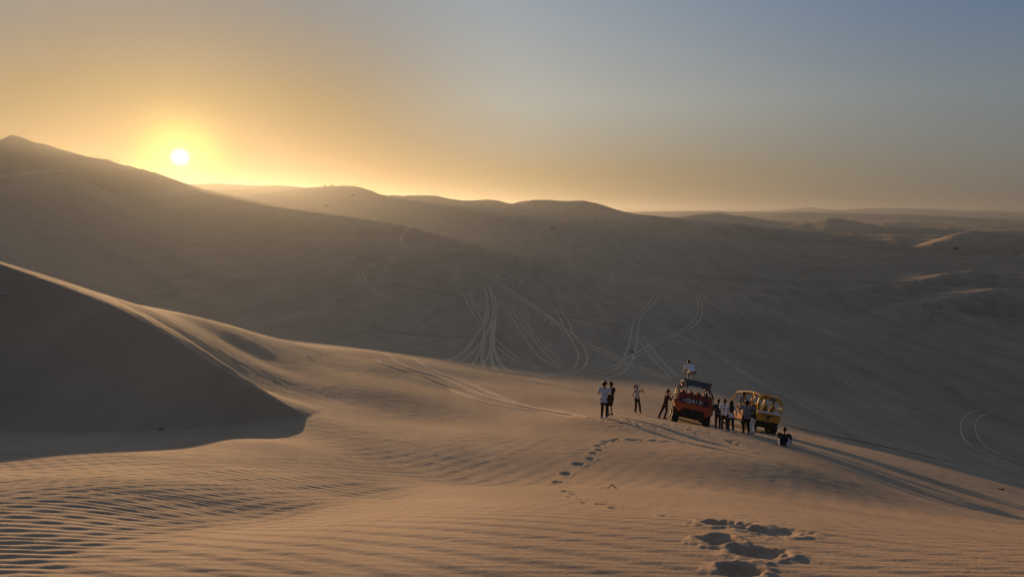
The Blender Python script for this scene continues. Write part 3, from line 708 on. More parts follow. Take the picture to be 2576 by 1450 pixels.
# ----------------------------------------------------------------------------------------------
# helpers for things
# ----------------------------------------------------------------------------------------------
class MB:
    """collects simple solids; build() links them as ONE mesh object"""
    def __init__(self): self.v = []; self.f = []
    def add(self, vs, fs):
        n = len(self.v); self.v += [tuple(p) for p in vs]; self.f += [tuple(i + n for i in f) for f in fs]
    def box(self, c, s, R=None):
        c = Vector(c); hx, hy, hz = s[0] / 2, s[1] / 2, s[2] / 2
        pts = [Vector((x * hx, y * hy, z * hz)) for z in (-1, 1) for y in (-1, 1) for x in (-1, 1)]
        if R is not None: pts = [R @ p for p in pts]
        self.add([c + p for p in pts], [(0, 2, 3, 1), (4, 5, 7, 6), (0, 1, 5, 4), (2, 6, 7, 3), (0, 4, 6, 2), (1, 3, 7, 5)])
    def slab(self, a, b, c, d, th):
        """quad panel a b c d (counter-clockwise seen from outside) with thickness towards the inside"""
        a, b, c, d = map(Vector, (a, b, c, d))
        n = (b - a).cross(d - a).normalized() * th
        o = [a, b, c, d]; i = [p - n for p in o]
        self.add(o + i, [(0, 1, 2, 3), (7, 6, 5, 4), (0, 4, 5, 1), (1, 5, 6, 2), (2, 6, 7, 3), (3, 7, 4, 0)])
    def prism(self, poly, off):
        """flat polygon (list of 3-D points) extruded by the vector off"""
        off = Vector(off); p = [Vector(q) for q in poly]; n = len(p)
        fs = [tuple(range(n))[::-1], tuple(range(n, 2 * n))] + [(i, (i + 1) % n, n + (i + 1) % n, n + i) for i in range(n)]
        self.add(p + [q + off for q in p], fs)
    def tube(self, pts, r, sides=8, flat=None):
        """tube through points; r one radius or one per point; flat = (w, h) box section factors"""
        pts = [Vector(p) for p in pts]; n = len(pts)
        rs = r if isinstance(r, (list, tuple)) else [r] * n
        rings = []; up = Vector((0, 0, 1))
        x = None
        for i, p in enumerate(pts):
            t = (pts[min(i + 1, n - 1)] - pts[max(i - 1, 0)]).normalized()
            if x is None:
                ref = up if abs(t.dot(up)) < 0.95 else Vector((0, 1, 0))
                x = t.cross(ref).normalized()
            else:
                q = x - t * x.dot(t); x = q.normalized() if q.length > 1e-6 else x
            y = x.cross(t).normalized()
            fx, fy = flat or (1, 1)
            rings.append([p + (x * math.cos(2 * PI * k / sides + PI / sides) * fx + y * math.sin(2 * PI * k / sides + PI / sides) * fy) * rs[i] for k in range(sides)])
        vs = [q for ring in rings for q in ring]; fs = []
        for i in range(n - 1):
            for k in range(sides):
                a = i * sides + k; b = i * sides + (k + 1) % sides
                fs.append((a, b, b + sides, a + sides))
        fs.append(tuple(range(sides))[::-1]); fs.append(tuple(range((n - 1) * sides, n * sides)))
        self.add(vs, fs)
    def lathe(self, prof, axis_o, axis='X', n=20):
        """profile [(along, radius)] turned about an axis through axis_o"""
        o = Vector(axis_o); vs = []; fs = []; m = len(prof)
        for k in range(n):
            a = 2 * PI * k / n; c, s = math.cos(a), math.sin(a)
            for t, r in prof:
                vs.append(o + (Vector((t, r * c, r * s)) if axis == 'X' else Vector((r * c, r * s, t))))
        for k in range(n):
            for i in range(m - 1):
                a = k * m + i; b = ((k + 1) % n) * m + i
                fs.append((a, a + 1, b + 1, b))
        self.add(vs, fs)
    def ball(self, c, r, n=8):
        c = Vector(c); r = Vector(r) if not isinstance(r, (int, float)) else Vector((r, r, r))
        vs = []; fs = []
        m = n; k2 = 2 * n
        vs.append(c + Vector((0, 0, r.z)))
        for i in range(1, m):
            th = PI * i / m
            for k in range(k2):
                a = 2 * PI * k / k2
                vs.append(c + Vector((r.x * math.sin(th) * math.cos(a), r.y * math.sin(th) * math.sin(a), r.z * math.cos(th))))
        vs.append(c - Vector((0, 0, r.z)))
        for k in range(k2): fs.append((0, 1 + k, 1 + (k + 1) % k2))
        for i in range(m - 2):
            for k in range(k2):
                a = 1 + i * k2 + k; b = 1 + i * k2 + (k + 1) % k2
                fs.append((a, a + k2, b + k2, b))
        l = len(vs) - 1
        for k in range(k2): fs.append((l, 1 + (m - 2) * k2 + (k + 1) % k2, 1 + (m - 2) * k2 + k))
        self.add(vs, fs)
    def mesh(self, name):
        me = bpy.data.meshes.new(name); me.from_pydata(self.v, [], self.f)
        bm = bmesh.new(); bm.from_mesh(me); bmesh.ops.recalc_face_normals(bm, faces=bm.faces); bm.to_mesh(me); bm.free()
        return me
    def build(self, name, mat, parent=None, smooth=False, bevel=0.0):
        me = self.mesh(name); me.materials.append(mat)
        if smooth:
            me.polygons.foreach_set("use_smooth", np.ones(len(me.polygons), dtype=bool))
        o = bpy.data.objects.new(name, me); COL.objects.link(o)
        if parent: o.parent = parent
        if bevel:
            b = o.modifiers.new("bevel", 'BEVEL'); b.width = bevel; b.segments = 2; b.limit_method = 'ANGLE'
        return o

def tag(o, label, cat, group=None):
    o["label"] = label; o["category"] = cat
    if group: o["group"] = group
    return o
def empty(name, loc=(0, 0, 0)):
    o = bpy.data.objects.new(name, None); COL.objects.link(o); o.location = loc; o.empty_display_size = 0.2
    return o

M = dict(
    orange=plain("orange_paint", (0.50, 0.075, 0.014), 0.42, 0.0, 0.5, 0.18, 4.0),
    red=plain("red_vinyl", (0.30, 0.035, 0.018), 0.55, 0.0, 0.4, 0.15, 6.0),
    tube=plain("black_tube", (0.018, 0.016, 0.015), 0.4, 0.3, 0.5, 0.2, 8.0),
    brown=plain("maroon_tube", (0.13, 0.035, 0.02), 0.38, 0.2, 0.5, 0.2, 8.0),
    black=plain("black_rubber", (0.012, 0.012, 0.012), 0.8, 0.0, 0.3, 0.3, 14.0),
    metal=plain("dusty_steel", (0.28, 0.26, 0.22), 0.45, 0.8, 0.5, 0.2, 10.0),
    engine=plain("oily_engine", (0.022, 0.02, 0.018), 0.5, 0.5, 0.4, 0.4, 12.0),
    yellow=plain("yellow_paint", (0.60, 0.30, 0.028), 0.40, 0.0, 0.5, 0.15, 4.0),
    white=plain("white_paint", (0.72, 0.74, 0.76), 0.5, 0.0, 0.4, 0.08, 6.0),
    seaty=plain("yellow_seat_cloth", (0.34, 0.20, 0.03), 0.7, 0.0, 0.3, 0.2, 9.0),
    seatk=plain("black_seat_cloth", (0.02, 0.02, 0.02), 0.75, 0.0, 0.3, 0.2, 9.0),
    lamp=plain("lamp_glass", (0.6, 0.6, 0.55), 0.15, 0.0, 0.6, 0.05, 9.0),
    cream=plain("cream_paint", (0.55, 0.45, 0.28), 0.45, 0.0, 0.5, 0.12, 6.0),
)

def wheel(parent, x, y, r, w, rim, out):
    """fat sand tyre with paddle tread, rim and hub; out = +1/-1 side of the rim face"""
    t = empty("wheel", (x, y, r)); t.parent = parent
    hw = w / 2
    m = MB(); m.lathe([(-hw * .8, r * .56), (-hw, r * .66), (-hw, r * .84), (-hw * .78, r * .955), (-hw * .3, r * .985), (hw * .3, r * .985), (hw * .78, r * .955), (hw, r * .84), (hw, r * .66), (hw * .8, r * .56), (-hw * .8, r * .56)], (0, 0, 0), 'X', 28)
    n = 20
    for k in range(n):
        a = 2 * PI * k / n; R = Matrix.Rotation(a, 3, 'X')
        m.box(R @ Vector((0, 0, r * .985)), (w * .86, .05, r * .035), R)
    m.build("tyre", M['black'], t, True)
    m = MB(); m.lathe([(out * hw * .55, 0.0), (out * hw * .6, r * .16), (out * hw * .45, r * .2), (out * hw * .3, r * .44), (out * hw * .82, r * .5), (out * hw * .86, r * .57), (-out * hw * .8, r * .57), (-out * hw * .8, r * .5), (0, r * .45)], (0, 0, 0), 'X', 24)
    for k in range(6):
        a = 2 * PI * k / 6
        m.ball((out * hw * .58, r * .12 * math.cos(a), r * .12 * math.sin(a)), r * .03, 4)
    m.build("rim", rim, t, True)
    return t

def seat(parent, x, y, z, mat, mat2, w=.48, name="seat"):
    t = empty(name, (x, y, z)); t.parent = parent
    m = MB(); m.box((0, .05, .06), (w, .5, .14)); m.build("seat_cushion", mat, t, False, .03)
    R = Matrix.Rotation(math.radians(12), 3, 'X')
    m = MB(); m.prism([(-w / 2, -.2, .08), (w / 2, -.2, .08), (w / 2 * .96, -.31, .55), (w * .30, -.355, .74), (w * .18, -.37, .86), (-w * .18, -.37, .86), (-w * .30, -.355, .74), (-w / 2 * .96, -.31, .55)], (0, .12, .02))
    m.build("seat_back", mat, t, False, .03)
    m = MB(); m.box((-.07, -.315, .64), (.05, .17, .05)); m.box((.07, -.315, .64), (.05, .17, .05)); m.box((0, -.30, .34), (w * .55, .16, .3))
    m.build("seat_insert", mat2, t, False, .01)
    return t

def text_on(parent, body, loc, rot, size, mat, name="lettering", extrude=.004, shear=0.0):
    cu = bpy.data.curves.new(name, 'FONT'); cu.body = body; cu.size = size; cu.extrude = extrude; cu.align_x = 'CENTER'; cu.align_y = 'CENTER'; cu.shear = shear; cu.offset = size * .03
    o = bpy.data.objects.new(name, cu); COL.objects.link(o)
    dg = bpy.context.evaluated_depsgraph_get()
    me = bpy.data.meshes.new_from_object(o.evaluated_get(dg)); bpy.data.objects.remove(o)
    me.name = name; me.materials.clear(); me.materials.append(mat)
    p = bpy.data.objects.new(name, me); COL.objects.link(p); p.parent = parent; p.location = loc; p.rotation_euler = rot
    return p

def place_vehicle(root, u, v, d_guess, az, roll_extra=0.0, sink=0.06, half=(1.0, 1.6), scl=(1, 1, 1)):
    """stand a vehicle on the slope: fit a plane under its wheels, heading az (0 = straight away, + = right)"""
    h = hits([(u, v)])[0]
    f = Vector((math.sin(az), math.cos(az), 0)); rt = Vector((math.cos(az), -math.sin(az), 0))
    c = Vector((h[0], h[1], 0))
    pts = [c + f * sy * half[1] + rt * sx * half[0] for sx in (-1, 1) for sy in (-1, 1)]
    zs = [ground(p.x, p.y) for p in pts]
    X = (Vector((rt.x, rt.y, ((zs[2] + zs[3]) - (zs[0] + zs[1])) / (4 * half[0])))).normalized()
    Y = (Vector((f.x, f.y, ((zs[1] + zs[3]) - (zs[0] + zs[2])) / (4 * half[1])))).normalized()
    Z = X.cross(Y).normalized(); Y = Z.cross(X).normalized()
    R = Matrix((X, Y, Z)).transposed().to_4x4()
    root.matrix_world = Matrix.Translation((c.x, c.y, sum(zs) / 4 - sink)) @ R @ Matrix.Rotation(roll_extra, 4, 'Y') @ Matrix.Diagonal((*scl, 1))
    return root

# ----------------------------------------------------------------------------------------------
# the orange buggy, seen from behind
# ----------------------------------------------------------------------------------------------
def orange_buggy():
    t = empty("dune_buggy")
    tag(t, "orange dune buggy seen from behind, with black roof visor and white lettering strip", "dune buggy", "dune buggies parked on the saddle")
    # rear wheels stand wide, front wheels narrower
    for sx in (-1, 1):
        wheel(t, sx * .89, -1.45, .44, .40, M['metal'], sx)
        wheel(t, sx * .86, 1.55, .40, .28, M['metal'], sx)
    # rear body: orange tail panel with a trapezoid cut-out over the engine
    yb = -2.02
    m = MB(); m.prism([(-1.06, yb, 1.32), (1.06, yb, 1.32), (1.07, yb, .98), (.98, yb + .02, .86), (.84, yb + .04, .66), (.72, yb + .02, .72), (.60, yb, .98), (-.55, yb, .98), (-.70, yb + .02, .80), (-.80, yb + .04, .70), (-.98, yb + .02, .88), (-1.07, yb, .98)], (0, .07, 0))
    m.build("tail_panel", M['orange'], t, False, .012)
    # side panels and nose
    for sx in (-1, 1):
        m = MB(); m.prism([(sx * 1.05, -1.95, 1.32), (sx * 1.0, -1.0, 1.25), (sx * .95, .2, 1.12), (sx * .86, 1.6, 1.0), (sx * .82, 2.2, .8), (sx * .84, 1.9, .62), (sx * .92, .6, .55), (sx * .95, -.9, .55), (sx * 1.0, -1.0, .95), (sx * 1.04, -1.9, .98)], (-sx * .05, 0, 0))
        m.build("side_panel", M['orange'], t, False, .01)
    m = MB(); m.slab((-.80, 1.35, 1.06), (.80, 1.35, 1.06), (.72, 2.28, .80), (-.72, 2.28, .80), .05); m.slab((-.72, 2.27, .80), (.72, 2.27, .80), (.62, 2.16, .5), (-.62, 2.16, .5), .05)
    m.build("bonnet", M['orange'], t, False, .01)
    for sx in (-1, 1):
        m = MB(); m.lathe([(0, 0.0), (.03, .07), (0, .1), (-.1, .08)], (0, 0, 0), 'Z', 14)
        o = m.build("headlight", M['lamp'], t, True); o.location = (sx * .5, 2.22, .86); o.rotation_euler = (-PI / 2, 0, 0)
    m = MB(); m.box((0, .1, .52), (1.7, 3.9, .08)); m.build("floor_pan", M['tube'], t)
    # roll cage: rounded hoops joined by long rails
    def hoop(y, w, ztop, r, lean=0.0, wt=None):
        wt = wt or w * .62
        m = MB()
        pts = [(-w, y, 1.05)]
        for k in range(0, 11):
            a = PI * k / 10
            cx = -math.cos(a); sz = math.sin(a)
            pts.append((w * math.copysign(abs(cx) ** .8, cx), y + lean * sz, 1.35 + (ztop - 1.35) * sz ** .62))
        pts.append((w, y, 1.05))
        m.tube(pts, r); return m
    for y, w, zt, ln in ((-1.98, 1.07, 2.36, .18), (-1.05, 1.09, 2.50, .1), (-.1, 1.06, 2.50, 0), (.85, 1.0, 2.36, -.1)):
        hoop(y, w, zt, .032, ln).build("cage_hoop", M['brown'] if y > -1.9 else M['tube'], t, True)
    for sx in (-1, 1):
        m = MB(); m.tube([(sx * .80, -1.86, 2.16), (sx * .82, -1.0, 2.28), (sx * .80, -.1, 2.28), (sx * .74, .8, 2.15), (sx * .72, 1.5, 1.12)], .03); m.build("roof_rail", M['brown'], t, True)
        m = MB(); m.tube([(sx * 1.06, -1.98, 1.72), (sx * 1.08, -1.05, 1.74), (sx * 1.05, -.1, 1.72), (sx * .99, .85, 1.62), (sx * .86, 1.5, 1.1)], .028); m.build("side_rail", M['brown'], t, True)
        m = MB(); m.tube([(sx * 1.05, -1.98, 1.36), (sx * 1.08, -1.05, 1.36), (sx * 1.04, -.1, 1.3), (sx * .98, .85, 1.22)], .028); m.build("side_rail", M['brown'], t, True)
        # rear uprights seen as two dark bars
        m = MB(); m.tube([(sx * .58, -2.06, 1.24), (sx * .57, -2.04, 1.9), (sx * .55, -1.9, 2.44)], .034); m.build("rear_upright", M['tube'], t, True)
        m = MB(); m.box((sx * 1.13, -1.35, 1.02), (.05, .55, .42), Matrix.Rotation(math.radians(8), 3, 'X')); m.build("side_vent", M['cream'], t, False, .01)
        for k in range(3):
            m = MB(); m.tube([(sx * 1.165, -1.58 + .16 * k, .86), (sx * 1.165, -1.48 + .16 * k, 1.2)], .014); m.build("vent_bar", M['brown'], t)
        m = MB(); m.tube([(sx * .98, -1.75, .9), (sx * 1.16, -1.6, .98), (sx * 1.18, -1.2, .98), (sx * 1.0, -1.0, .84)], .022); m.build("wheel_guard", M['tube'], t, True)
    for z in (1.86, 1.28):
        m = MB(); m.tube([(-1.04, -2.0, z), (1.04, -2.0, z)], .026); m.build("cross_bar", M['tube'], t, True)
    for x in (-.16, .16):
        m = MB(); m.tube([(x, -2.02, 1.24), (x, -2.0, 1.86)], .018); m.build("rear_stay", M['tube'], t, True)
    # roof: black board over the rear rows, its tail tipped up as a visor
    m = MB(); m.slab((-.78, 1.0, 2.42), (-.80, -1.7, 2.56), (.80, -1.7, 2.56), (.78, 1.0, 2.42), .03); m.build("roof_board", M['tube'], t)
    m = MB(); m.slab((-.80, -1.72, 2.66), (-.66, -2.10, 2.34), (.66, -2.10, 2.34), (.80, -1.72, 2.66), .03); m.build("roof_visor", M['tube'], t, False, .006)
    for sx in (-1, 1):
        m = MB(); m.tube([(sx * .79, -1.74, 2.66), (sx * .76, -1.82, 2.2)], .024); m.build("visor_stay", M['tube'], t, True)
    # seats: three rows, the last one against a red bulkhead with the lettering strip
    for y in (-1.45, -.55, .45):
        for x in ((-.66, -.22, .22, .66) if y < 0 else (-.42, .42)):
            seat(t, x, y + .25, 1.10 if y < 0 else .85, M['red'], M['seatk'], .42)
    m = MB(); m.slab((-1.02, -1.90, 1.30), (1.02, -1.90, 1.30), (.96, -1.78, 1.82), (-.96, -1.78, 1.82), .04); m.build("seat_bulkhead", M['red'], t)
    m = MB()
    m.prism([(-.80, -1.985, 1.33), (.82, -1.985, 1.33), (.80, -1.975, 1.42), (.74, -1.965, 1.52), (-.70, -1.955, 1.56), (-.78, -1.96, 1.53), (-.83, -1.97, 1.45)], (0, .03, 0))
    strip = m.build("lettering_strip", plain("navy_board", (0.015, 0.018, 0.05), 0.5), t)
    text_on(strip, "(Q2151", (0.0, -1.996, 1.442), (PI / 2 - .06, 0, 0), .30, M['white'], "lettering", .004).scale = (1.42, .86, 1)
    # engine and running gear
    m = MB(); m.box((0, -1.75, .72), (.9, .55, .42)); m.tube([(-.38, -2.0, .74), (.38, -2.0, .74)], .09); m.box((0, -1.98, .9), (.5, .1, .12)); m.build("engine", M['engine'], t, False, .02)
    m = MB(); m.prism([(-.62, -2.0, .96), (.66, -2.0, .96), (.78, -1.95, .6), (.6, -1.9, .42), (-.55, -1.9, .42), (-.72, -1.95, .6)], (0, .03, 0)); m.build("engine_guard", M['tube'], t)
    m = MB(); m.tube([(-.70, -1.45, .44), (.70, -1.45, .44)], .06); m.build("rear_axle", M['engine'], t, True)
    m = MB(); m.tube([(-.70, 1.55, .42), (.70, 1.55, .42)], .05); m.build("front_axle", M['engine'], t, True)
    for sx in (-1, 1):
        m = MB(); m.tube([(sx * .72, -1.5, .46), (sx * .62, -1.2, 1.1)], [.05, .035]); m.build("damper", M['metal'], t, True)
        m = MB(); m.tube([(sx * .72, 1.5, .46), (sx * .6, 1.3, 1.0)], [.045, .03]); m.build("damper", M['metal'], t, True)
    m = MB(); m.tube([(.2, -1.8, .6), (.2, -2.1, .42), (.2, -2.22, .40)], .035); m.build("exhaust_pipe", M['metal'], t, True)
    m = MB(); m.tube([(.13 * math.cos(a), .13 * math.sin(a), 0) for a in [2 * PI * k / 16 for k in range(17)]], .014); o = m.build("steering_wheel", M['tube'], t, True); o.location = (-.42, .95, 1.28); o.rotation_euler = (math.radians(65), 0, 0)
    return t
BUG1 = place_vehicle(orange_buggy(), 1728, 1060, 42, math.radians(10.5), math.radians(2.0), .10, (.9, 1.5))

# ----------------------------------------------------------------------------------------------
# the yellow buggy, seen from behind and to the left
# ----------------------------------------------------------------------------------------------
def yellow_buggy():
    t = empty("dune_buggy")
    tag(t, "yellow open-sided dune buggy with white tail ledge and dark horned emblem on the tailgate", "dune buggy", "dune buggies parked on the saddle")
    Y = M['yellow']
    for sx in (-1, 1):
        wheel(t, sx * .82, -1.35, .43, .46, Y, sx)
        wheel(t, sx * .84, 1.45, .42, .30, Y, sx)
    yb = -1.95
    m = MB(); m.prism([(-.98, yb, 1.22), (.98, yb, 1.22), (.97, yb + .06, .74), (-.97, yb + .06, .74)], (0, .06, 0)); tg = m.build("tailgate", Y, t, False, .012)
    m = MB(); m.prism([(-1.0, yb - .10, 1.20), (1.0, yb - .10, 1.20), (1.0, yb - .10, 1.29), (-1.0, yb - .10, 1.29)], (0, .05, 0)); m.slab((-1.0, yb - .10, 1.29), (1.0, yb - .10, 1.29), (1.0, yb + .16, 1.30), (-1.0, yb + .16, 1.30), .03); m.build("tail_ledge", M['white'], t)
    # emblem: a horned head in dark paint, standing a few millimetres proud
    m = MB()
    y0 = yb + .012
    def flat(poly): m.prism([(x, y0 + .05 * (1.22 - z) / .5 * 0 - .004 + (1.0 - z) * .12, z) for x, z in poly], (0, .01, 0))
    flat([(-.09, 1.10), (.09, 1.10), (.12, 1.02), (.07, .90), (.04, .80), (-.04, .80), (-.07, .90), (-.12, 1.02)])
    flat([(-.10, 1.09), (-.12, 1.01), (-.26, 1.0), (-.36, 1.06), (-.40, 1.15), (-.33, 1.09), (-.22, 1.07)])
    flat([(.10, 1.09), (.22, 1.07), (.33, 1.09), (.40, 1.15), (.36, 1.06), (.26, 1.0), (.12, 1.01)])
    m.build("horned_emblem", plain("faded_black_paint", (0.05, 0.045, 0.05), 0.6), tg)
    for sx in (-1, 1):
        m = MB(); m.prism([(sx * .98, -1.9, 1.22), (sx * .98, -.9, 1.2), (sx * .96, .2, 1.08), (sx * .9, 1.3, 1.04), (sx * .82, 2.1, .86), (sx * .82, 2.0, .62), (sx * .9, .7, .56), (sx * .94, -.8, .56), (sx * .97, -.92, .9), (sx * .97, -1.9, .74)], (-sx * .05, 0, 0)); m.build("side_panel", plain("faded_orange_paint", (0.55, 0.16, 0.03), 0.45) if sx < 0 else Y, t, False, .01)
    m = MB(); m.slab((-.84, 1.25, 1.10), (.84, 1.25, 1.10), (.72, 2.2, .88), (-.72, 2.2, .88), .05); m.slab((-.72, 2.19, .88), (.72, 2.19, .88), (.62, 2.1, .55), (-.62, 2.1, .55), .05); m.build("bonnet", Y, t, False, .01)
    m = MB(); m.box((0, .1, .54), (1.7, 3.8, .08)); m.build("floor_pan", M['tube'], t)
    # cage of flat yellow members: sloping windscreen posts, roof frame, tail hoop
    def bar(name, pts, w=.05, mat=Y, flat=(1.0, .7)):
        mm = MB(); mm.tube(pts, w, 4, flat); return mm.build(name, mat, t)
    for sx in (-1, 1):
        bar("windscreen_post", [(sx * .86, 1.45, 1.08), (sx * .78, .72, 2.02)], .062)
        bar("centre_post", [(sx * .98, .25, 1.10), (sx * .82, -.42, 2.16)], .066)
        bar("roof_rail", [(sx * .78, .74, 2.02), (sx * .80, -.42, 2.18), (sx * .80, -1.1, 2.20), (sx * .78, -1.72, 2.12)], .06)
        bar("rear_post", [(sx * .99, -1.02, 1.24), (sx * .94, -1.12, 1.7), (sx * .80, -1.12, 2.18)], .05)
        bar("tail_post", [(sx * .97, -1.93, 1.26), (sx * 1.0, -1.90, 1.62), (sx * .90, -1.84, 1.92), (sx * .70, -1.80, 2.10)], .055)
        bar("side_rail", [(sx * .99, -1.9, 1.62), (sx * 1.0, -1.05, 1.5), (sx * .98, .2, 1.36)], .035)
    # header over the tail opening with the black name plate
    m = MB(); m.prism([(-.95, -1.885, 1.78), (-.80, -1.86, 1.98), (-.62, -1.84, 2.10), (.62, -1.84, 2.10), (.80, -1.86, 1.98), (.95, -1.885, 1.78), (.84, -1.885, 1.80), (.58, -1.87, 1.92), (-.58, -1.87, 1.92), (-.84, -1.885, 1.80)], (0, .05, 0)); m.build("tail_header", Y, t)
    for sx in (-1, 1):
        m = MB(); m.slab((sx * .40, -1.85, 2.115), (sx * .72, -1.85, 2.10), (sx * .80, -1.15, 2.215), (sx * .56, -1.15, 2.215), .03 * sx); m.build("roof_plate", Y, t)
    m = MB(); m.box((.18, -1.885, 2.03), (.52, .02, .15)); pl = m.build("name_plate", M['tube'], t)
    text_on(pl, "BULLBOY", (.18, -1.898, 2.03), (PI / 2, 0, 0), .11, plain("pale_letters", (0.3, 0.32, 0.34), 0.5), "lettering", .003)
    m = MB(); m.box((-.42, -1.875, 2.05), (.24, .02, .07)); m.build("header_vent", M['tube'], t)
    bar("windscreen_header", [(-.78, .72, 2.03), (.78, .72, 2.03)], .055); bar("roof_bow", [(-.8, -.42, 2.18), (.8, -.42, 2.18)], .05, M['white']); bar("roof_bow", [(-.78, -1.12, 2.2), (.78, -1.12, 2.2)], .05)
    m = MB(); m.slab((-.74, .68, 2.045), (-.78, -.38, 2.2), (.78, -.38, 2.2), (.74, .68, 2.045), .02); m.build("roof_skin", plain("rust_red_paint", (0.16, 0.035, 0.012), 0.5), t)
    bar("tail_cross_bar", [(-.96, -1.92, 1.46), (.96, -1.92, 1.46)], .035); bar("tail_stay", [(.22, -1.90, 1.32), (.22, -1.87, 1.95)], .05, M['tube'])
    for bx, bw_ in ((.30, .18), (.93, .07)):
        m = MB(); m.box((bx, -1.915, 1.36), (bw_, .06, .13)); m.build("tail_bracket", Y, t)
    # seats in three rows with twin harness slots
    for y in (-1.35, -.45, .55):
        for x in ((-.6, 0, .6) if y < 0 else (-.42, .42)):
            seat(t, x, y + .2, .80, M['seaty'], M['seatk'], .46)
    m = MB(); m.slab((-.3, -1.1, 1.95), (.0, -1.1, 1.95), (.02, -1.0, 1.74), (-.28, -1.0, 1.74), .02); o = m.build("sun_flap", M['white'], t); o.location = (-.62, .06, -.1)
    m = MB(); m.box((0, -1.6, .78), (.85, .5, .4)); m.tube([(-.34, -1.84, .66), (.34, -1.84, .66)], .08); m.build("engine", M['engine'], t, False, .02)
    m = MB(); m.tube([(-.66, -1.35, .43), (.66, -1.35, .43)], .07); m.build("rear_axle", M['engine'], t, True)
    m = MB(); m.tube([(-.7, 1.45, .42), (.7, 1.45, .42)], .05); m.build("front_axle", M['engine'], t, True)
    for sx in (-1, 1):
        m = MB(); m.tube([(sx * .62, -1.3, .43), (sx * .3, .1, .6)], [.06, .05]); m.build("trailing_arm", M['engine'], t, True)
        m = MB(); m.tube([(sx * .6, -1.45, .5), (sx * .55, -1.2, 1.1)], [.05, .035]); m.build("damper", M['metal'], t, True)
        m = MB(); m.lathe([(0, 0.0), (.03, .07), (0, .1), (-.1, .08)], (0, 0, 0), 'Z', 14); o = m.build("headlight", M['lamp'], t, True); o.location = (sx * .5, 2.17, .9); o.rotation_euler = (-PI / 2, 0, 0)
    m = MB(); m.prism([(-.9, -1.93, .74), (.9, -1.93, .74), (.84, -1.9, .66), (-.84, -1.9, .66)], (0, .08, 0)); m.build("bumper", M['tube'], t)
    m = MB(); m.tube([(.13 * math.cos(a), .13 * math.sin(a), 0) for a in [2 * PI * k / 16 for k in range(17)]], .014); o = m.build("steering_wheel", M['tube'], t, True); o.location = (-.42, 1.02, 1.28); o.rotation_euler = (math.radians(65), 0, 0)
    return t
BUG2 = place_vehicle(yellow_buggy(), 1879, 1076, 39.5, math.radians(-15.0), math.radians(2.5), .10, (.7, 1.3), (.88, .98, 1.10))

# ----------------------------------------------------------------------------------------------
# people: joint-built bodies grown into one skin, clothes as separate skins over them
# ----------------------------------------------------------------------------------------------
def skin_mesh(parts, voxel, name, mat, parent, smooth=6):
    """parts: list of (points, radii, depth factor) lofts and ('ball', c, r) - fused into one continuous surface"""
    m = MB()
    for p in parts:
        if p[0] == 'ball': m.ball(p[1], p[2], 8)
        else:
            pts, rs, fl = p
            m.tube(pts, list(rs), 12, fl)
            if fl is None:
                m.ball(pts[0], Vector((rs[0], rs[0], rs[0])) * .98, 6); m.ball(pts[-1], Vector((rs[-1], rs[-1], rs[-1])) * .98, 6)
    me = m.mesh(name)
    o = bpy.data.objects.new(name, me); COL.objects.link(o)
    r = o.modifiers.new("r", 'REMESH'); r.mode = 'VOXEL'; r.voxel_size = voxel; r.use_smooth_shade = True
    s = o.modifiers.new("s", 'SMOOTH'); s.iterations = smooth; s.factor = .5
    dg = bpy.context.evaluated_depsgraph_get()
    me2 = bpy.data.meshes.new_from_object(o.evaluated_get(dg)); me2.name = name
    bpy.data.objects.remove(o); bpy.data.meshes.remove(me)
    me2.materials.clear(); me2.materials.append(mat)
    me2.polygons.foreach_set("use_smooth", np.ones(len(me2.polygons), dtype=bool))
    q = bpy.data.objects.new(name, me2); COL.objects.link(q); q.parent = parent
    return q

def add_hands(body, hands):
    """palm and five bent fingers at each wrist, joined into the body's own mesh"""
    m = MB()
    for w, d, up, curl, s in hands:
        w = Vector(w); d = Vector(d).normalized(); up = Vector(up); up = (up - d * up.dot(d)).normalized(); sd = d.cross(up)
        m.tube([w - d * .02, w + d * .045, w + d * .09], [.026, .036, .032], 8, (1.0, .5))
        for k, (off, ln) in enumerate(((-.027, .066), (-.009, .075), (.009, .071), (.026, .056))):
            b0 = w + d * .085 + sd * off; a = curl
            b1 = b0 + (d * math.cos(a) - up * math.sin(a)) * ln * .45
            b2 = b1 + (d * math.cos(a * 1.9) - up * math.sin(a * 1.9)) * ln * .32
            b3 = b2 + (d * math.cos(a * 2.6) - up * math.sin(a * 2.6)) * ln * .26
            m.tube([b0, b1, b2, b3], [.0095, .009, .0085, .007], 6)
        t0 = w + d * .03 + sd * s * .028; t1 = t0 + (d * .6 + sd * s * .75 - up * .2).normalized() * .04; t2 = t1 + (d * .9 + sd * s * .2 - up * .3).normalized() * .03
        m.tube([t0, t1, t2], [.012, .0105, .008], 6)
    me = m.mesh("hands")
    bm = bmesh.new(); bm.from_mesh(body.data); bm.from_mesh(me); bm.to_mesh(body.data); bm.free(); bpy.data.meshes.remove(me)
    body.data.polygons.foreach_set("use_smooth", np.ones(len(body.data.polygons), dtype=bool))

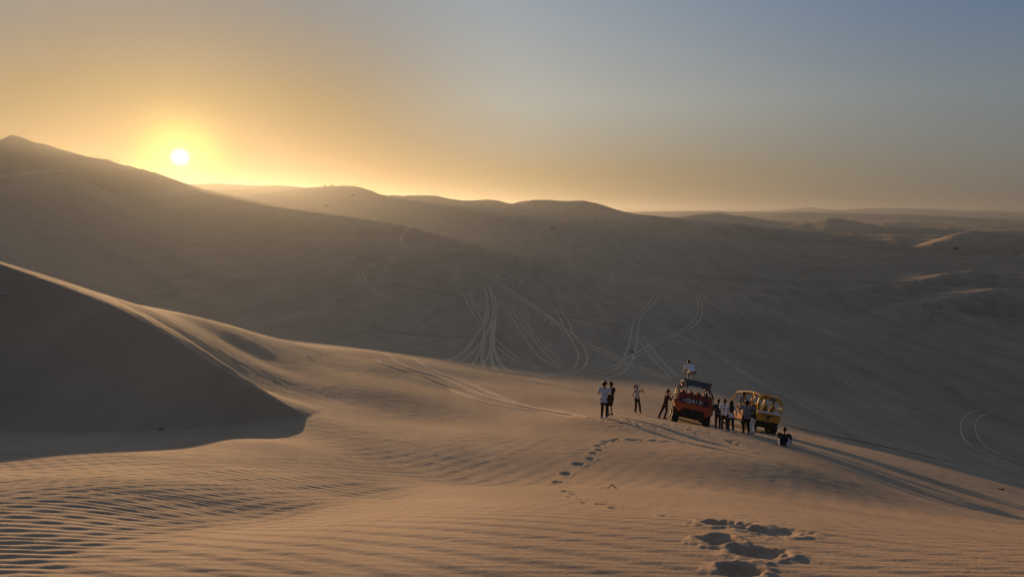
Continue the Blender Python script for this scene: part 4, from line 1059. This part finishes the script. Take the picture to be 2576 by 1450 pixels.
SKIN = [plain("tanned_skin", (0.30, 0.16, 0.10), 0.55, 0, .35, .08), plain("light_skin", (0.42, 0.25, 0.18), 0.55, 0, .35, .08), plain("brown_skin", (0.19, 0.10, 0.065), 0.55, 0, .35, .08)]
_cloth = {}
def cloth(name, col, vary=.12, rough=.85):
    if name not in _cloth: _cloth[name] = plain(name, col, rough, 0, .2, vary, 14.0)
    return _cloth[name]
def plaid(name):
    m, nt, b = new_mat(name); N = nt.nodes.new; L = nt.links.new
    tc = N("ShaderNodeTexCoord")
    w1 = N("ShaderNodeTexWave"); w1.inputs["Scale"].default_value = 9.0; w1.bands_direction = 'X'; w2 = N("ShaderNodeTexWave"); w2.inputs["Scale"].default_value = 9.0; w2.bands_direction = 'Z'
    L(tc.outputs["Object"], w1.inputs["Vector"]); L(tc.outputs["Object"], w2.inputs["Vector"])
    x = N("ShaderNodeMix"); x.data_type = 'RGBA'; x.inputs[6].default_value = (.16, .15, .20, 1); x.inputs[7].default_value = (.30, .27, .32, 1)
    a = N("ShaderNodeMath"); a.operation = 'MULTIPLY'; L(w1.outputs["Fac"], a.inputs[0]); L(w2.outputs["Fac"], a.inputs[1]); L(a.outputs[0], x.inputs[0])
    L(x.outputs[2], b.inputs["Base Color"]); b.inputs["Roughness"].default_value = .85; b.inputs["Specular IOR Level"].default_value = .2
    return m
HAIRS = dict(dark=cloth("dark_hair", (0.012, 0.010, 0.009), .3, .5), brown=cloth("brown_hair", (0.045, 0.020, 0.012), .3, .5))

def person(label, loc, yaw, H=1.75, group=None, build=1.0, lean=0.0, side=0.0, hip=None, hips_z=None, feet=None, hands=None, elbows=None, knees=None, shorts=False, sleeves='short',
           shirt=None, trousers=None, shoes=None, skin=0, hair='dark', hair_len='short', hat=None, head_turn=0.0, head_nod=0.0, hem=0.0, extras=None, tank=False, barefoot=False):
    """local frame: X right, Y the way the person faces, Z up; unit height scaled by H"""
    root = empty("person", loc); root.rotation_euler = (0, 0, yaw)
    tag(root, label, "person", group)
    k = H / 1.75; bw = build
    hz = hips_z if hips_z is not None else .93
    hc = Vector(hip or (0, 0, hz)); hc.z = hz
    sp = Vector((math.sin(side), math.sin(lean), math.cos(lean) * math.cos(side))).normalized()       # spine direction
    chest = hc + sp * .32; neck = hc + sp * .52
    nd = Vector((sp.x * .6, sp.y * .75 + .04, sp.z)).normalized()
    nd2 = Vector((math.sin(head_turn) * math.sin(head_nod), nd.y * .4 + math.sin(head_nod), max(.35, nd.z * math.cos(head_nod)))).normalized()
    head = neck + nd * .055 + nd2 * .110
    sx = Vector((1, 0, 0))
    shL, shR = neck - sx * .20 * bw - sp * .045, neck + sx * .20 * bw - sp * .045
    hpL, hpR = hc - sx * .09 * bw, hc + sx * .09 * bw
    feet = feet or ((-.11, 0, 0), (.12, .03, 0)); fL, fR = Vector(feet[0]), Vector(feet[1])
    def mid(a, b, l1, l2, pole):
        """two-bone joint"""
        d = b - a; L_ = min(d.length, (l1 + l2) * .999); dn = d.normalized()
        x = (l1 * l1 - l2 * l2 + L_ * L_) / (2 * L_); h = math.sqrt(max(0, l1 * l1 - x * x))
        p = Vector(pole); p = (p - dn * p.dot(dn))
        return a + dn * x + (p.normalized() if p.length > 1e-6 else Vector((0, 1, 0))) * h
    aL, aR = fL + Vector((0, 0, .085)), fR + Vector((0, 0, .085))
    kn = knees or ((-.05, 1, 0), (.05, 1, 0))
    kL, kR = mid(hpL, aL, .44, .43, kn[0]), mid(hpR, aR, .44, .43, kn[1])
    hands = hands or ((-.27, .06, .80), (.27, .06, .80)); wL, wR = Vector(hands[0]), Vector(hands[1])
    def reach(s, w):
        d = w - s
        return s + d.normalized() * min(d.length, .53)
    wL, wR = reach(shL, wL), reach(shR, wR)
    el = elbows or ((-.5, -1, 0), (.5, -1, 0))
    eL, eR = mid(shL, wL, .285, .255, el[0]), mid(shR, wR, .285, .255, el[1])
    S = lambda v: v * k
    def loft(pts, rs, fl=None): return ([p * k for p in pts], [r * k for r in rs], fl)
    ell = (1.0, .62)
    # body
    parts = [loft([hc - sp * .04, hc + sp * .1, chest - sp * .06, chest + sp * .06, neck - sp * .07], [.146 * bw, .136 * bw, .148 * bw, .154 * bw, .11 * bw], ell),
             loft([neck - sp * .06, neck + nd * .05, head - nd2 * .06], [.066, .056, .054])]
    parts += [loft([shL * .8 + neck * .2 - sp * .02, shL, eL, wL], [.062, .055, .042, .029]), loft([shR * .8 + neck * .2 - sp * .02, shR, eR, wR], [.062, .055, .042, .029])]
    parts += [loft([hpL, hpL * .5 + kL * .5, kL, kL * .55 + aL * .45, aL], [.088 * bw, .076 * bw, .054, .052, .036]), loft([hpR, hpR * .5 + kR * .5, kR, kR * .55 + aR * .45, aR], [.088 * bw, .076 * bw, .054, .052, .036])]
    for f, a in ((fL, aL), (fR, aR)):
        parts.append(loft([a, f + Vector((0, .02, .05)), f + Vector((0, .13, .032))], [.036, .042, .032]))
    face = Vector((math.sin(head_turn), math.cos(head_turn), 0)); face = (face - nd2 * face.dot(nd2)).normalized(); fs = face.cross(nd2)
    parts += [('ball', (head + nd2 * .02 - face * .005) * k, Vector((.083, .100, .116)) * k), ('ball', (head - nd2 * .055 + face * .022) * k, Vector((.058, .066, .062)) * k)]
    parts += [loft([head + face * .088 + nd2 * .01, head + face * .108 - nd2 * .022], [.012, .017]), ('ball', (head + fs * .08 - nd2 * .005) * k, Vector((.016, .024, .032)) * k), ('ball', (head - fs * .08 - nd2 * .005) * k, Vector((.016, .024, .032)) * k)]
    body = skin_mesh(parts, .017, "body", SKIN[skin], root)
    dl = (wL - eL).normalized(); dr = (wR - eR).normalized()
    add_hands(body, [(wL * k, dl, Vector((-.7, -.2, .4)), .35, 1), (wR * k, dr, Vector((.7, -.2, .4)), .35, -1)])
    # shirt
    if shirt is not None:
        sh = [loft([hc + sp * (-.06 - hem), hc + sp * .08, chest - sp * .05, chest + sp * .07, neck - sp * .05], [.176 * bw, .166 * bw, .172 * bw, .178 * bw, .140 * bw], (1.0, .82))]
        for s_, e_, w_ in ((shL, eL, wL), (shR, eR, wR)):
            if tank: sh.append(loft([s_ * .62 + neck * .38 - sp * .02, s_ * .62 + neck * .38 - sp * .12], [.05, .06]))
            elif sleeves == 'short': sh.append(loft([s_ * .7 + neck * .3 - sp * .03, s_, s_ * .42 + e_ * .58], [.078, .080, .074]))
            else: sh.append(loft([s_ * .7 + neck * .3 - sp * .03, s_, e_, e_ * .12 + w_ * .88], [.08, .078, .062, .050]))
        skin_mesh(sh, .018, "shirt", shirt, root, 8)
    if trousers is not None:
        tr = [loft([hc + sp * .07, hc - sp * .02, hc - Vector((0, 0, .07))], [.150 * bw, .162 * bw, .13 * bw], (1.0, .72))]
        for h_, n_, a_ in ((hpL, kL, aL), (hpR, kR, aR)):
            if shorts: tr.append(loft([h_, h_ * .5 + n_ * .5, h_ * .08 + n_ * .92], [.108 * bw, .100 * bw, .092 * bw]))
            else: tr.append(loft([h_, h_ * .5 + n_ * .5, n_, n_ * .45 + a_ * .55, a_ + Vector((0, 0, .01))], [.106 * bw, .094 * bw, .076, .068, .062]))
        skin_mesh(tr, .018, "shorts" if shorts else "trousers", trousers, root, 8)
    if shoes is not None:
        for f in (fL, fR):
            m = MB(); b = f * k
            m.tube([b + Vector((0, -.07, .045)) * k, b + Vector((0, .0, .055)) * k, b + Vector((0, .10, .045)) * k, b + Vector((0, .175, .03)) * k], [.045 * k, .052 * k, .046 * k, .030 * k], 10, (1.0, .85)); m.ball(b + Vector((0, -.02, .07)) * k, .048 * k, 6)
            m.build("shoe", shoes, root, True)
    # hair
    hm = HAIRS[hair]
    if hair_len != 'none':
        hp = [('ball', (head + nd2 * .042 - face * .018) * k, Vector((.098, .106, .106)) * k), ('ball', (head - nd2 * .02 - face * .05) * k, Vector((.078, .058, .082)) * k)]
        if hair_len == 'curly':
            rnd = random.Random(7)
            for _ in range(26):
                a = rnd.uniform(0, 2 * PI); e = rnd.uniform(-.25, 1.3)
                v = fs * math.cos(a) * math.cos(e) * .1 + (face * math.sin(a)) * math.cos(e) * .1 + nd2 * (math.sin(e) * .11 + .03)
                if v.dot(face) > .05 and e < .5: continue
                hp.append(('ball', (head + v) * k, .036 * k))
        if hair_len == 'long':
            hp += [loft([head - face * .05, head - face * .085 - nd2 * .12, neck - Vector((0, .095, .02)), neck - Vector((0, .12, .20)), neck - Vector((0, .10, .36))], [.086, .092, .105, .105, .06], (1.2, .6))]
        if hair_len == 'pony':
            hp += [loft([head + nd2 * .08 - face * .08, head + nd2 * .17 - face * .10 + fs * .05, head + nd2 * .10 - face * .12 + fs * .11, head - face * .12 - nd2 * .16 + fs * .12], [.03, .045, .05, .02])]
        skin_mesh(hp, .016, "hair", hm, root, 4)
    if hat is not None:
        m = MB(); up = nd2 if abs(nd2.dot(face)) < .9 else Vector((0, 0, 1))
        c = head + nd2 * .055
        R = Matrix((fs, face, nd2)).transposed()
        for i, (zz, rr) in enumerate(()): pass
        prof = [(-.005, .098), (.04, .097), (.075, .082), (.098, .052), (.106, .0)]
        vs = []; fc = []; n = 18
        for q in range(n):
            a = 2 * PI * q / n
            for z_, r_ in prof: vs.append((c + R @ Vector((r_ * math.cos(a), r_ * 1.06 * math.sin(a), z_))) * k)
        for q in range(n):
            for i in range(len(prof) - 1):
                a = q * 5 + i; b = ((q + 1) % n) * 5 + i; fc.append((a, b, b + 1, a + 1))
        m.add(vs, fc)
        cap = m.build("cap", hat, root, True)
        m = MB(); br = []
        for q in range(9):
            a = PI * (.12 + .76 * q / 8); br.append((c + R @ Vector((.105 * math.cos(a), .09 + .105 * math.sin(a), -.012 - .015 * math.sin(a)))) * k)
        br = [(c + R @ Vector((.09, .03, 0))) * k] + br + [(c + R @ Vector((-.09, .03, 0))) * k]
        m.prism(br, nd2 * .008 * k); m.build("cap_brim", hat, cap)
    J = dict(head=head * k, neck=neck * k, chest=chest * k, hip=hc * k, shL=shL * k, shR=shR * k, wL=wL * k, wR=wR * k, face=face, fs=fs, nd2=nd2, k=k, sp=sp)
    if extras: extras(root, J)
    return root

def strap(root, J, mat, flip=1, name="bag_strap"):
    m = MB(); k = J['k']; a = J['neck'] + Vector((.12 * flip, 0, -.02)) * k; b = J['hip'] + Vector((-.17 * flip, 0, .05)) * k
    ring = []
    for i in range(13):
        t = i / 12; p = a.lerp(b, t); ring.append(p + Vector((0, -.135 * k * math.sin(PI * min(1, max(0, t)) * .9 + .25), 0)))
    for i in range(12, -1, -1):
        t = i / 12; p = a.lerp(b, t); ring.append(p + Vector((0, .135 * k * math.sin(PI * t * .9 + .25), 0)))
    ring.append(ring[0])
    m.tube(ring, .016 * k, 6, (1, .5)); return m.build(name, mat, root, True)

def backpack(root, J, mat):
    m = MB(); k = J['k']; c = J['chest'] + Vector((0, -.19, -.02)) * k
    m.box(c, (.29 * k, .15 * k, .42 * k)); m.box(c + Vector((0, -.09, -.07)) * k, (.22 * k, .06 * k, .2 * k)); m.build("backpack", mat, root, False, .04)
    for s in (-1, 1):
        q = MB(); q.tube([J['neck'] + Vector((.1 * s, -.12, .0)) * k, J['neck'] + Vector((.11 * s, .02, .02)) * k, J['chest'] + Vector((.12 * s, .13, -.02)) * k, J['chest'] + Vector((.14 * s, -.06, -.2)) * k], .018 * k, 6, (1, .5)); q.build("backpack_strap", mat, root, True)

def at(u, v): return hits([(u, v)])[0]
def facing(az): return -az                       # azimuth (0 = away from the viewer, + = right) to z rotation
W = cloth("white_cotton", (0.66, 0.68, 0.72)); K = cloth("black_cotton", (0.014, 0.014, 0.016)); NV = cloth("navy_denim", (0.022, 0.027, 0.042)); BE = cloth("beige_cotton", (0.34, 0.28, 0.19)); MR = cloth("maroon_cotton", (0.075, 0.018, 0.015)); GY = cloth("grey_jersey", (0.15, 0.16, 0.17))
LB = cloth("pale_blue_shirt", (0.50, 0.58, 0.70)); SNW = cloth("white_sneaker", (0.55, 0.56, 0.60)); SNK = cloth("black_shoe", (0.015, 0.013, 0.013)); BRN = cloth("brown_shoe", (0.07, 0.03, 0.02))
G1 = "people standing round the two buggies"

def phone_in(hand, name="phone"):
    def f(root, J):
        p = J[hand]; m = MB(); m.box(p + Vector((0, .06, .05)) * J['k'], (.075, .012, .15)); m.build(name, K, root, False, .004)
    return f

p = at(1519, 1051)
person("man in pale blue short-sleeved shirt and black trousers with curly hair, back turned", p, facing(math.radians(20)), 1.84, G1, hands=((-.20, .26, 1.10), (.20, .26, 1.12)), feet=((-.10, -.06, 0), (.10, .08, 0)), shirt=LB, trousers=K, shoes=SNW, skin=0, hair='brown', hair_len='curly', hem=.10, head_turn=.35, extras=phone_in('wR'))
p = at(1535, 1045)
person("person in black T-shirt and black shorts standing close beside the man in pale blue", p, facing(math.radians(-30)), 1.80, G1, shorts=True, feet=((-.12, 0, 0), (.13, .06, 0)), hands=((-.16, .30, 1.05), (.18, .30, 1.08)), shirt=K, trousers=K, shoes=BRN, skin=1, hair='dark', hair_len='curly', hem=.04, head_turn=-.3)
p = at(1601, 1037)
def woman_x(root, J):
    strap(root, J, K, 1)
    k = J['k']; m = MB(); h = J['head'] + J['nd2'] * .012 * k
    for s in (-1, 1): m.ball(h + (J['face'] * .092 + J['fs'] * s * .034) * k, Vector((.027, .012, .019)) * k, 5)
    m.tube([h + (J['face'] * .03 - J['fs'] * .08) * k, h + (J['face'] * .097) * k, h + (J['face'] * .03 + J['fs'] * .08) * k], .006 * k, 5); m.build("sunglasses", K, root, True)
person("woman in white tank top and black trousers with pale cap and sunglasses, one hand raised", p, facing(math.radians(168)), 1.70, G1, build=.88, tank=True, hands=((-.27, .22, 1.52), (.16, .22, 1.06)), elbows=((-1, -.2, -1), (.8, -1, 0)), feet=((-.2, .10, 0), (.09, 0, 0)), shirt=W, trousers=K, shoes=SNK, skin=0, hair='dark', hair_len='pony', hat=cloth("beige_cap", (0.42, 0.36, 0.27)), hem=-.02, extras=woman_x)
p = at(1667, 1052)
person("person in maroon shirt and red and white cap leaning on the orange buggy", p, facing(math.radians(80)), 1.76, G1, lean=.20, hip=(0, .14, .92), feet=((-.08, -.24, 0), (.10, .04, 0)), hands=((-.16, .50, 1.40), (.16, .50, 1.34)), elbows=((-.4, 0, -1), (.4, 0, -1)), sleeves='long', shirt=MR, trousers=K, shoes=SNK, skin=0, hat=cloth("red_cap", (0.16, 0.02, 0.025)), head_nod=.1)

# crouching on the roof of the orange buggy
bpy.context.view_layer.update()
p5 = BUG1.matrix_world @ Vector((-.30, -1.0, 2.545))
def p5_z(): return p5.z
person("man in white T-shirt, beige shorts and black cap crouching on the orange buggy's roof", p5, facing(math.radians(-8)), 1.78, None, build=1.12, lean=.85, side=-.22, hip=(.06, -.14, .60), hips_z=.60, feet=((-.17, 0, 0), (.13, 0, 0)), hands=((-.36, .30, .22), (.30, .34, .30)), elbows=((-1, 0, .2), (1, 0, .2)), shorts=True, shirt=W, trousers=BE, shoes=SNW, skin=1, hat=K, head_turn=.5, head_nod=.35)

p = at(1805, 1077)
person("person in grey jersey with dark backpack, leftmost of the group behind the yellow buggy", p, facing(math.radians(15)), 1.76, G1, hands=((-.2, .25, 1.0), (.2, .25, 1.0)), feet=((-.12, -.1, 0), (.1, .12, 0)), sleeves='long', shirt=GY, trousers=K, shoes=SNK, skin=0, hair_len='short', extras=lambda r, J: backpack(r, J, cloth("dark_nylon", (0.03, 0.035, 0.045))))
p = at(1820, 1082)
person("person in white top with dark shoulder strap, between the backpack and the long hair", p, facing(math.radians(28)), 1.66, G1, build=.95, hands=((-.18, .26, 1.0), (.2, .22, .98)), feet=((-.11, .0, 0), (.12, .1, 0)), shirt=W, trousers=K, shoes=SNW, skin=0, hair_len='short', head_nod=.35, extras=lambda r, J: strap(r, J, NV, 1))
p = at(1837, 1086)
person("woman with long dark hair in white blouse, navy jeans and white sneakers", p, facing(math.radians(5)), 1.66, G1, build=.92, hands=((-.25, .05, .84), (.30, .16, .92)), feet=((-.12, 0, 0), (.14, .02, 0)), sleeves='long', shirt=W, trousers=NV, shoes=SNW, skin=0, hair_len='long', hem=.06, extras=lambda r, J: strap(r, J, NV, -1))
p = at(1876, 1090)
person("broad man in grey plaid shirt and black trousers, hands on hips, back turned", p, facing(math.radians(2)), 1.82, G1, build=1.22, hands=((-.25, .02, 1.02), (.26, .02, 1.02)), elbows=((-1, -.4, 0), (1, -.4, 0)), feet=((-.13, 0, 0), (.14, .02, 0)), shirt=plaid("plaid_shirt"), trousers=K, shoes=cloth("grey_shoe", (0.14, 0.15, 0.16)), skin=2, hair_len='curly', hem=.05)
p = at(1894, 1091)
person("person in black top and white trousers standing beside the yellow buggy's tail", p, facing(math.radians(-35)), 1.76, G1, hands=((-.2, .38, 1.22), (.2, .36, 1.2)), feet=((-.12, 0, 0), (.13, .05, 0)), sleeves='long', shirt=K, trousers=W, shoes=BRN, skin=0, hair_len='short', lean=.12)
# in the yellow buggy
p11 = BUG2.matrix_world @ Vector((-.62, .05, .60))
person("bearded man in black and white jacket standing inside the yellow buggy", p11, facing(math.radians(150)), 1.74, None, lean=.16, hands=((-.20, .30, 1.06), (.22, .28, 1.08)), sleeves='long', shirt=cloth("white_black_jacket", (0.30, 0.31, 0.34), .5), trousers=cloth("pale_jeans", (0.42, 0.44, 0.50)), shoes=SNW, skin=2, hair_len='curly', head_nod=.45, extras=lambda r, J: strap(r, J, K, 1))
# sitting on the sand
p = at(1970, 1122)
person("person in black T-shirt and white shorts sitting on the sand right of the buggies", (p[0], p[1], p[2]), facing(math.radians(30)), 1.76, None, build=1.18, hip=(0, 0, .12), hips_z=.12, lean=.22, feet=((-.10, .62, .0), (.22, .66, .0)), knees=((-.3, .2, 1), (.5, .2, 1)), hands=((-.16, .42, .30), (.24, .44, .30)), shorts=True, shirt=K, trousers=W, shoes=SNK, skin=0, hair_len='short', head_nod=.35)

# ----------------------------------------------------------------------------------------------
# far away: people on the ridge, other buggies, scraps of litter
# ----------------------------------------------------------------------------------------------
def small_person_mesh(name, col, stride=.1, arm=0.0, sit=False):
    m = MB()
    if sit:
        m.tube([(-.1, 0, .1), (-.12, .4, .4), (-.12, .6, .05)], [.1, .08, .05], 8); m.tube([(.1, 0, .1), (.12, .4, .4), (.12, .6, .05)], [.1, .08, .05], 8)
        m.tube([(0, 0, .05), (0, .02, .4), (0, .06, .58)], [.17, .19, .12], 10, (1, .7)); m.ball((0, .1, .76), (.1, .11, .13), 6)
        m.tube([(-.2, .05, .52), (-.22, .25, .35), (-.1, .42, .38)], [.05, .045, .035], 6); m.tube([(.2, .05, .52), (.22, .25, .35), (.1, .42, .38)], [.05, .045, .035], 6)
    else:
        m.tube([(-.1, 0, .92), (-.11, stride * .6, .5), (-.11, stride, .06)], [.1, .075, .05], 8); m.tube([(.1, 0, .92), (.11, -stride * .3, .5), (.11, -stride, .06)], [.1, .075, .05], 8)
        for s in (-1, 1): m.tube([(s * .11, -s * stride - .05, .04), (s * .11, -s * stride + .18, .03)], [.045, .035], 6)
        m.tube([(0, 0, .85), (0, 0, 1.05), (0, 0, 1.35), (0, .01, 1.48)], [.16, .15, .19, .1], 10, (1, .65))
        m.tube([(0, .01, 1.45), (0, .02, 1.56)], .055, 8); m.ball((0, .02, 1.66), (.085, .1, .12), 6)
        m.tube([(-.2, 0, 1.42), (-.27 - arm * .2, .03, 1.12 + arm * .4), (-.25 - arm * .3, .12, .86 + arm * .8)], [.055, .045, .035], 6)
        m.tube([(.2, 0, 1.42), (.27, .03, 1.12), (.25, .1, .86)], [.055, .045, .035], 6)
    return m.mesh(name)
FAR_CLOTH = [cloth("dusk_clothes_%s" % n, c) for n, c in (("dark", (0.03, 0.028, 0.03)), ("blue", (0.05, 0.06, 0.09)), ("rust", (0.12, 0.04, 0.03)))]
PROTO = [small_person_mesh("person_a", 0, .12, 0), small_person_mesh("person_b", 0, .05, .6), small_person_mesh("person_c", 0, .22, .1), small_person_mesh("person_d", 0, sit=True)]
for i, me in enumerate(PROTO):
    me.materials.append(FAR_CLOTH[i % 3]); me.polygons.foreach_set("use_smooth", np.ones(len(me.polygons), dtype=bool))

def ridge_point(u, d0=560, d1=680):
    """top of the skyline ridge at a bearing"""
    x, _ = ray(u, 400)
    ds = np.linspace(d0, d1, 240)
    z = height(x * ds, ds)
    k = int(np.argmax(z / ds))
    return x * ds[k], ds[k], z[k]
RIDGE_PEOPLE = [(239, 3, "small seated figure at the upper left end of the row on the dune ridge"), (244, 0, "upper left standing figure of the row of people on the dune ridge"), (250.5, 2, "figure striding down just right of the upper left one on the dune ridge"),
                (261, 0, "tall lone figure in the gap in the middle of the row on the dune ridge"), (267, 1, "figure with raised arm heading the close cluster on the dune ridge"), (271.3, 2, "second figure of the close cluster on the dune ridge"), (276, 1, "third figure of the close cluster on the dune ridge, arm out"), (280, 0, "last standing figure of the close cluster on the dune ridge"),
                (283, 3, "seated figure just below the close cluster on the dune ridge"), (289, 0, "standing figure apart to the right of the cluster on the dune ridge"), (294, 3, "seated figure near the lower right end of the row on the dune ridge"), (297, 2, "lowest right figure of the row of people on the dune ridge")]
for i, (u, k, lab) in enumerate(RIDGE_PEOPLE):
    x, y, z = ridge_point(u)
    o = bpy.data.objects.new("person", PROTO[k]); COL.objects.link(o); o.location = (x, y, z - .04); o.rotation_euler = (0, 0, (i * 1.7) % 6.28); o.scale = (1.08, 1.08, 1.08 + .06 * (i % 3))
    tag(o, lab, "person", "people on the dune ridge below the summit")

def far_buggy_mesh(name):
    """small open buggy in one mesh: tub, nose, cage hoops, roof, seats, four wheels"""
    m = MB()
    m.prism([(-.85, -1.8, 1.15), (-.85, .4, 1.05), (-.75, 2.0, .85), (-.75, 2.0, .55), (-.85, 0, .5), (-.85, -1.8, .6)], (1.7, 0, 0))
    for y in (-1.7, -.5, .6): m.tube([(-.85, y, 1.0), (-.75, y, 2.0), (.75, y, 2.0), (.85, y, 1.0)], .05, 6)
    for s in (-1, 1): m.tube([(s * .75, -1.7, 2.0), (s * .75, .6, 2.0), (s * .75, 1.4, 1.0)], .05, 6)
    for y in (-1.2, -.2): m.box((0, y, 1.3), (1.3, .15, .6))
    for sx in (-1, 1):
        for y in (-1.4, 1.45): m.lathe([(-.17, 0), (-.17, .42), (.17, .42), (.17, 0)], (sx * .85, y, .42), 'X', 14)
    return m
FAR_BUGS = [(1393, 576, .9, 'white', (.05, .045, .02), "tiny dark buggy with white roof parked on the valley floor, centre distance"),
            (822, 520, -.7, 'cream', (.16, .05, .025), "tiny reddish buggy with pale roof below the rounded far dune, upper left"),
            (886, 492.5, 1.2, None, (.05, .035, .02), "tiny dark buggy high on the face of the rounded far dune"),
            (1500, 515.5, 1.3, None, (.02, .02, .02), "right-hand dark buggy of the pair near the crest of the far central dune"),
            (1494, 514.5, 1.0, None, (.02, .02, .02), "left-hand dark buggy of the pair near the crest of the far central dune"),
            (1449, 525, .4, None, (.025, .025, .025), "lone dark speck of a buggy under the crest of the far central dune"),
            (2404, 626, 1.5, None, (.012, .012, .014), "long dark vehicle parked at the foot of the far right hill")]
for u, v, yaw, roof, col, lab in FAR_BUGS:
    h = at(u, v)
    if np.isnan(h[0]): continue
    t = empty("dune_buggy", (h[0], h[1], h[2] - .05)); t.rotation_euler = (0, 0, yaw)
    tag(t, lab, "dune buggy", "far buggies scattered over the dunes")
    far_buggy_mesh("b").build("buggy_body", cloth("far_paint_%d" % int(u), col, .1, .6), t)
    if roof:
        m = MB(); m.slab((-.8, .7, 2.06), (-.8, -1.75, 2.06), (.8, -1.75, 2.06), (.8, .7, 2.06), .05); m.build("roof_panel", M[roof], t)
for u, v, k, lab in ((1386, 577, 0, "left one of two tiny figures left of the white-roofed far buggy"), (1388.6, 577, 0, "right one of two tiny figures left of the white-roofed far buggy"), (1410, 571.5, 2, "tiny lone figure walking right of the white-roofed far buggy")):
    h = at(u, v); o = bpy.data.objects.new("person", PROTO[k]); COL.objects.link(o); o.location = (h[0], h[1], h[2] - .03); o.scale = (1.1, 1.1, 1.1)
    tag(o, lab, "person", "people by the white-roofed far buggy")
for u, lab in ((815, "left one of two tiny dark buggies on the skyline of the rounded far dune"), (832.5, "right one of two tiny dark buggies on the skyline of the rounded far dune")):
    x, y, z = ridge_point(u, 980, 1120)
    t = empty("dune_buggy", (x, y, z - .1)); t.rotation_euler = (0, 0, 1.2); tag(t, lab, "dune buggy", "far buggies scattered over the dunes")
    far_buggy_mesh("b").build("buggy_body", cloth("skyline_paint", (.03, .025, .02), .1, .6), t)

def scrap(u, v, size, mat, label, seed, cat="litter", name="litter_scrap", near=3.0):
    """crumpled sheet: a folded, wrinkled patch with thickness"""
    h = hits([(u, v)], near=near)[0]
    if np.isnan(h[0]): return
    rnd = random.Random(seed); m = MB(); n = 6
    g = [[Vector(((i / n - .5) * size * (1 + .3 * rnd.random()), (j / n - .5) * size * .7, size * (.12 + .22 * rnd.random() * (1 + math.sin(i * 1.3 + j))))) for i in range(n + 1)] for j in range(n + 1)]
    vs = [p for row in g for p in row]; vs += [p - Vector((0, 0, size * .05)) for p in vs]
    N_ = (n + 1) ** 2; fs = []
    for j in range(n):
        for i in range(n):
            a = j * (n + 1) + i; q = (a, a + 1, a + n + 2, a + n + 1); fs.append(q); fs.append(tuple(k + N_ for k in q[::-1]))
    rim = [i for i in range(n + 1)] + [j * (n + 1) + n for j in range(1, n + 1)] + [n * (n + 1) + i for i in range(n - 1, -1, -1)] + [j * (n + 1) for j in range(n - 1, 0, -1)]
    for i in range(len(rim)):
        a, b = rim[i], rim[(i + 1) % len(rim)]; fs.append((a, a + N_, b + N_, b))
    m.add(vs, fs)
    o = m.build(name, mat, None); o.location = (h[0], h[1], h[2] - size * .05); o.rotation_euler = (0, 0, rnd.uniform(0, 3))
    tag(o, label, cat)
PAPER = cloth("white_plastic", (0.68, 0.64, 0.58)); DARKS = cloth("dark_rag", (0.02, 0.018, 0.016))
scrap(875, 871, .30, PAPER, "white scrap of litter on the lit rim of the near dune", 1)
scrap(775, 896, .16, PAPER, "small pale scrap in the hollow behind the knife-edge crest", 2)
scrap(805, 893, .13, DARKS, "small dark scrap right of the pale one behind the crest", 3)
scrap(541, 757, .6, PAPER, "pale scrap of litter on the shaded slope above the near dune", 4)
scrap(12, 740, .14, PAPER, "pale scrap of litter on the dark slip face at the left edge", 5)
scrap(405, 1079, .13, cloth("grey_rag", (0.16, 0.15, 0.14)), "grey scrap lying at the foot of the dark slip face", 6)
scrap(2517, 1231, .22, DARKS, "dark lump on the shaded slope at the lower right", 7)
scrap(1590, 885, .55, DARKS, "dark scrap beside the wheel tracks on the valley floor", 8)
scrap(1300, 918, .35, PAPER, "tiny white scrap where the fanning tracks meet the saddle", 9)

def twig():
    h = at(1537, 1227)
    t = empty("dead_twig", (h[0], h[1], h[2])); t.scale = (.62, .62, .62); tag(t, "dark dead twig half buried in the lit sand near the footprints", "twig")
    bark = cloth("dark_bark", (0.03, 0.022, 0.016))
    for pts, r in (([(-.16, 0, -.02), (-.04, .02, .05), (.02, 0, .11), (.12, -.03, .04), (.2, 0, -.02)], .016), ([(-.03, .02, .05), (-.01, .05, .12), (.04, .08, .14)], .011), ([(.02, 0, .11), (.07, .03, .14), (.12, .02, .12)], .010), ([(-.34, .05, .0), (-.24, .02, .02), (-.12, 0, .02)], .008), ([(.06, 0, .07), (.12, -.06, .08), (.18, -.08, .03)], .009)):
        m = MB(); m.tube(pts, [r * (1 - .12 * i) for i in range(len(pts))], 6); m.build("branch", bark, t, True)
twig()

# ----------------------------------------------------------------------------------------------
# the dusty evening air
# ----------------------------------------------------------------------------------------------
def build_haze():
    hx, lo, hi = 40800.0, -62.0, 78.0
    bm = bmesh.new()
    bmesh.ops.create_cube(bm, size=1.0)
    for v in bm.verts:
        v.co = (v.co.x * 2 * hx, v.co.y * 2 * hx, lo if v.co.z < 0 else hi)
    me = bpy.data.meshes.new("haze"); bm.to_mesh(me); bm.free()
    o = bpy.data.objects.new("haze", me); COL.objects.link(o)
    o["kind"] = "stuff"
    m = bpy.data.materials.new("dusty_air"); m.use_nodes = True
    nt = m.node_tree
    nt.nodes.remove(nt.nodes["Principled BSDF"])
    v = nt.nodes.new("ShaderNodeVolumePrincipled")
    v.inputs["Color"].default_value = (0.60, 0.63, 0.62, 1)
    v.inputs["Density"].default_value = HAZE
    v.inputs["Anisotropy"].default_value = 0.70
    nt.links.new(v.outputs[0], nt.nodes["Material Output"].inputs["Volume"])
    me.materials.append(m)
HAZE = 1.8e-4
build_haze()
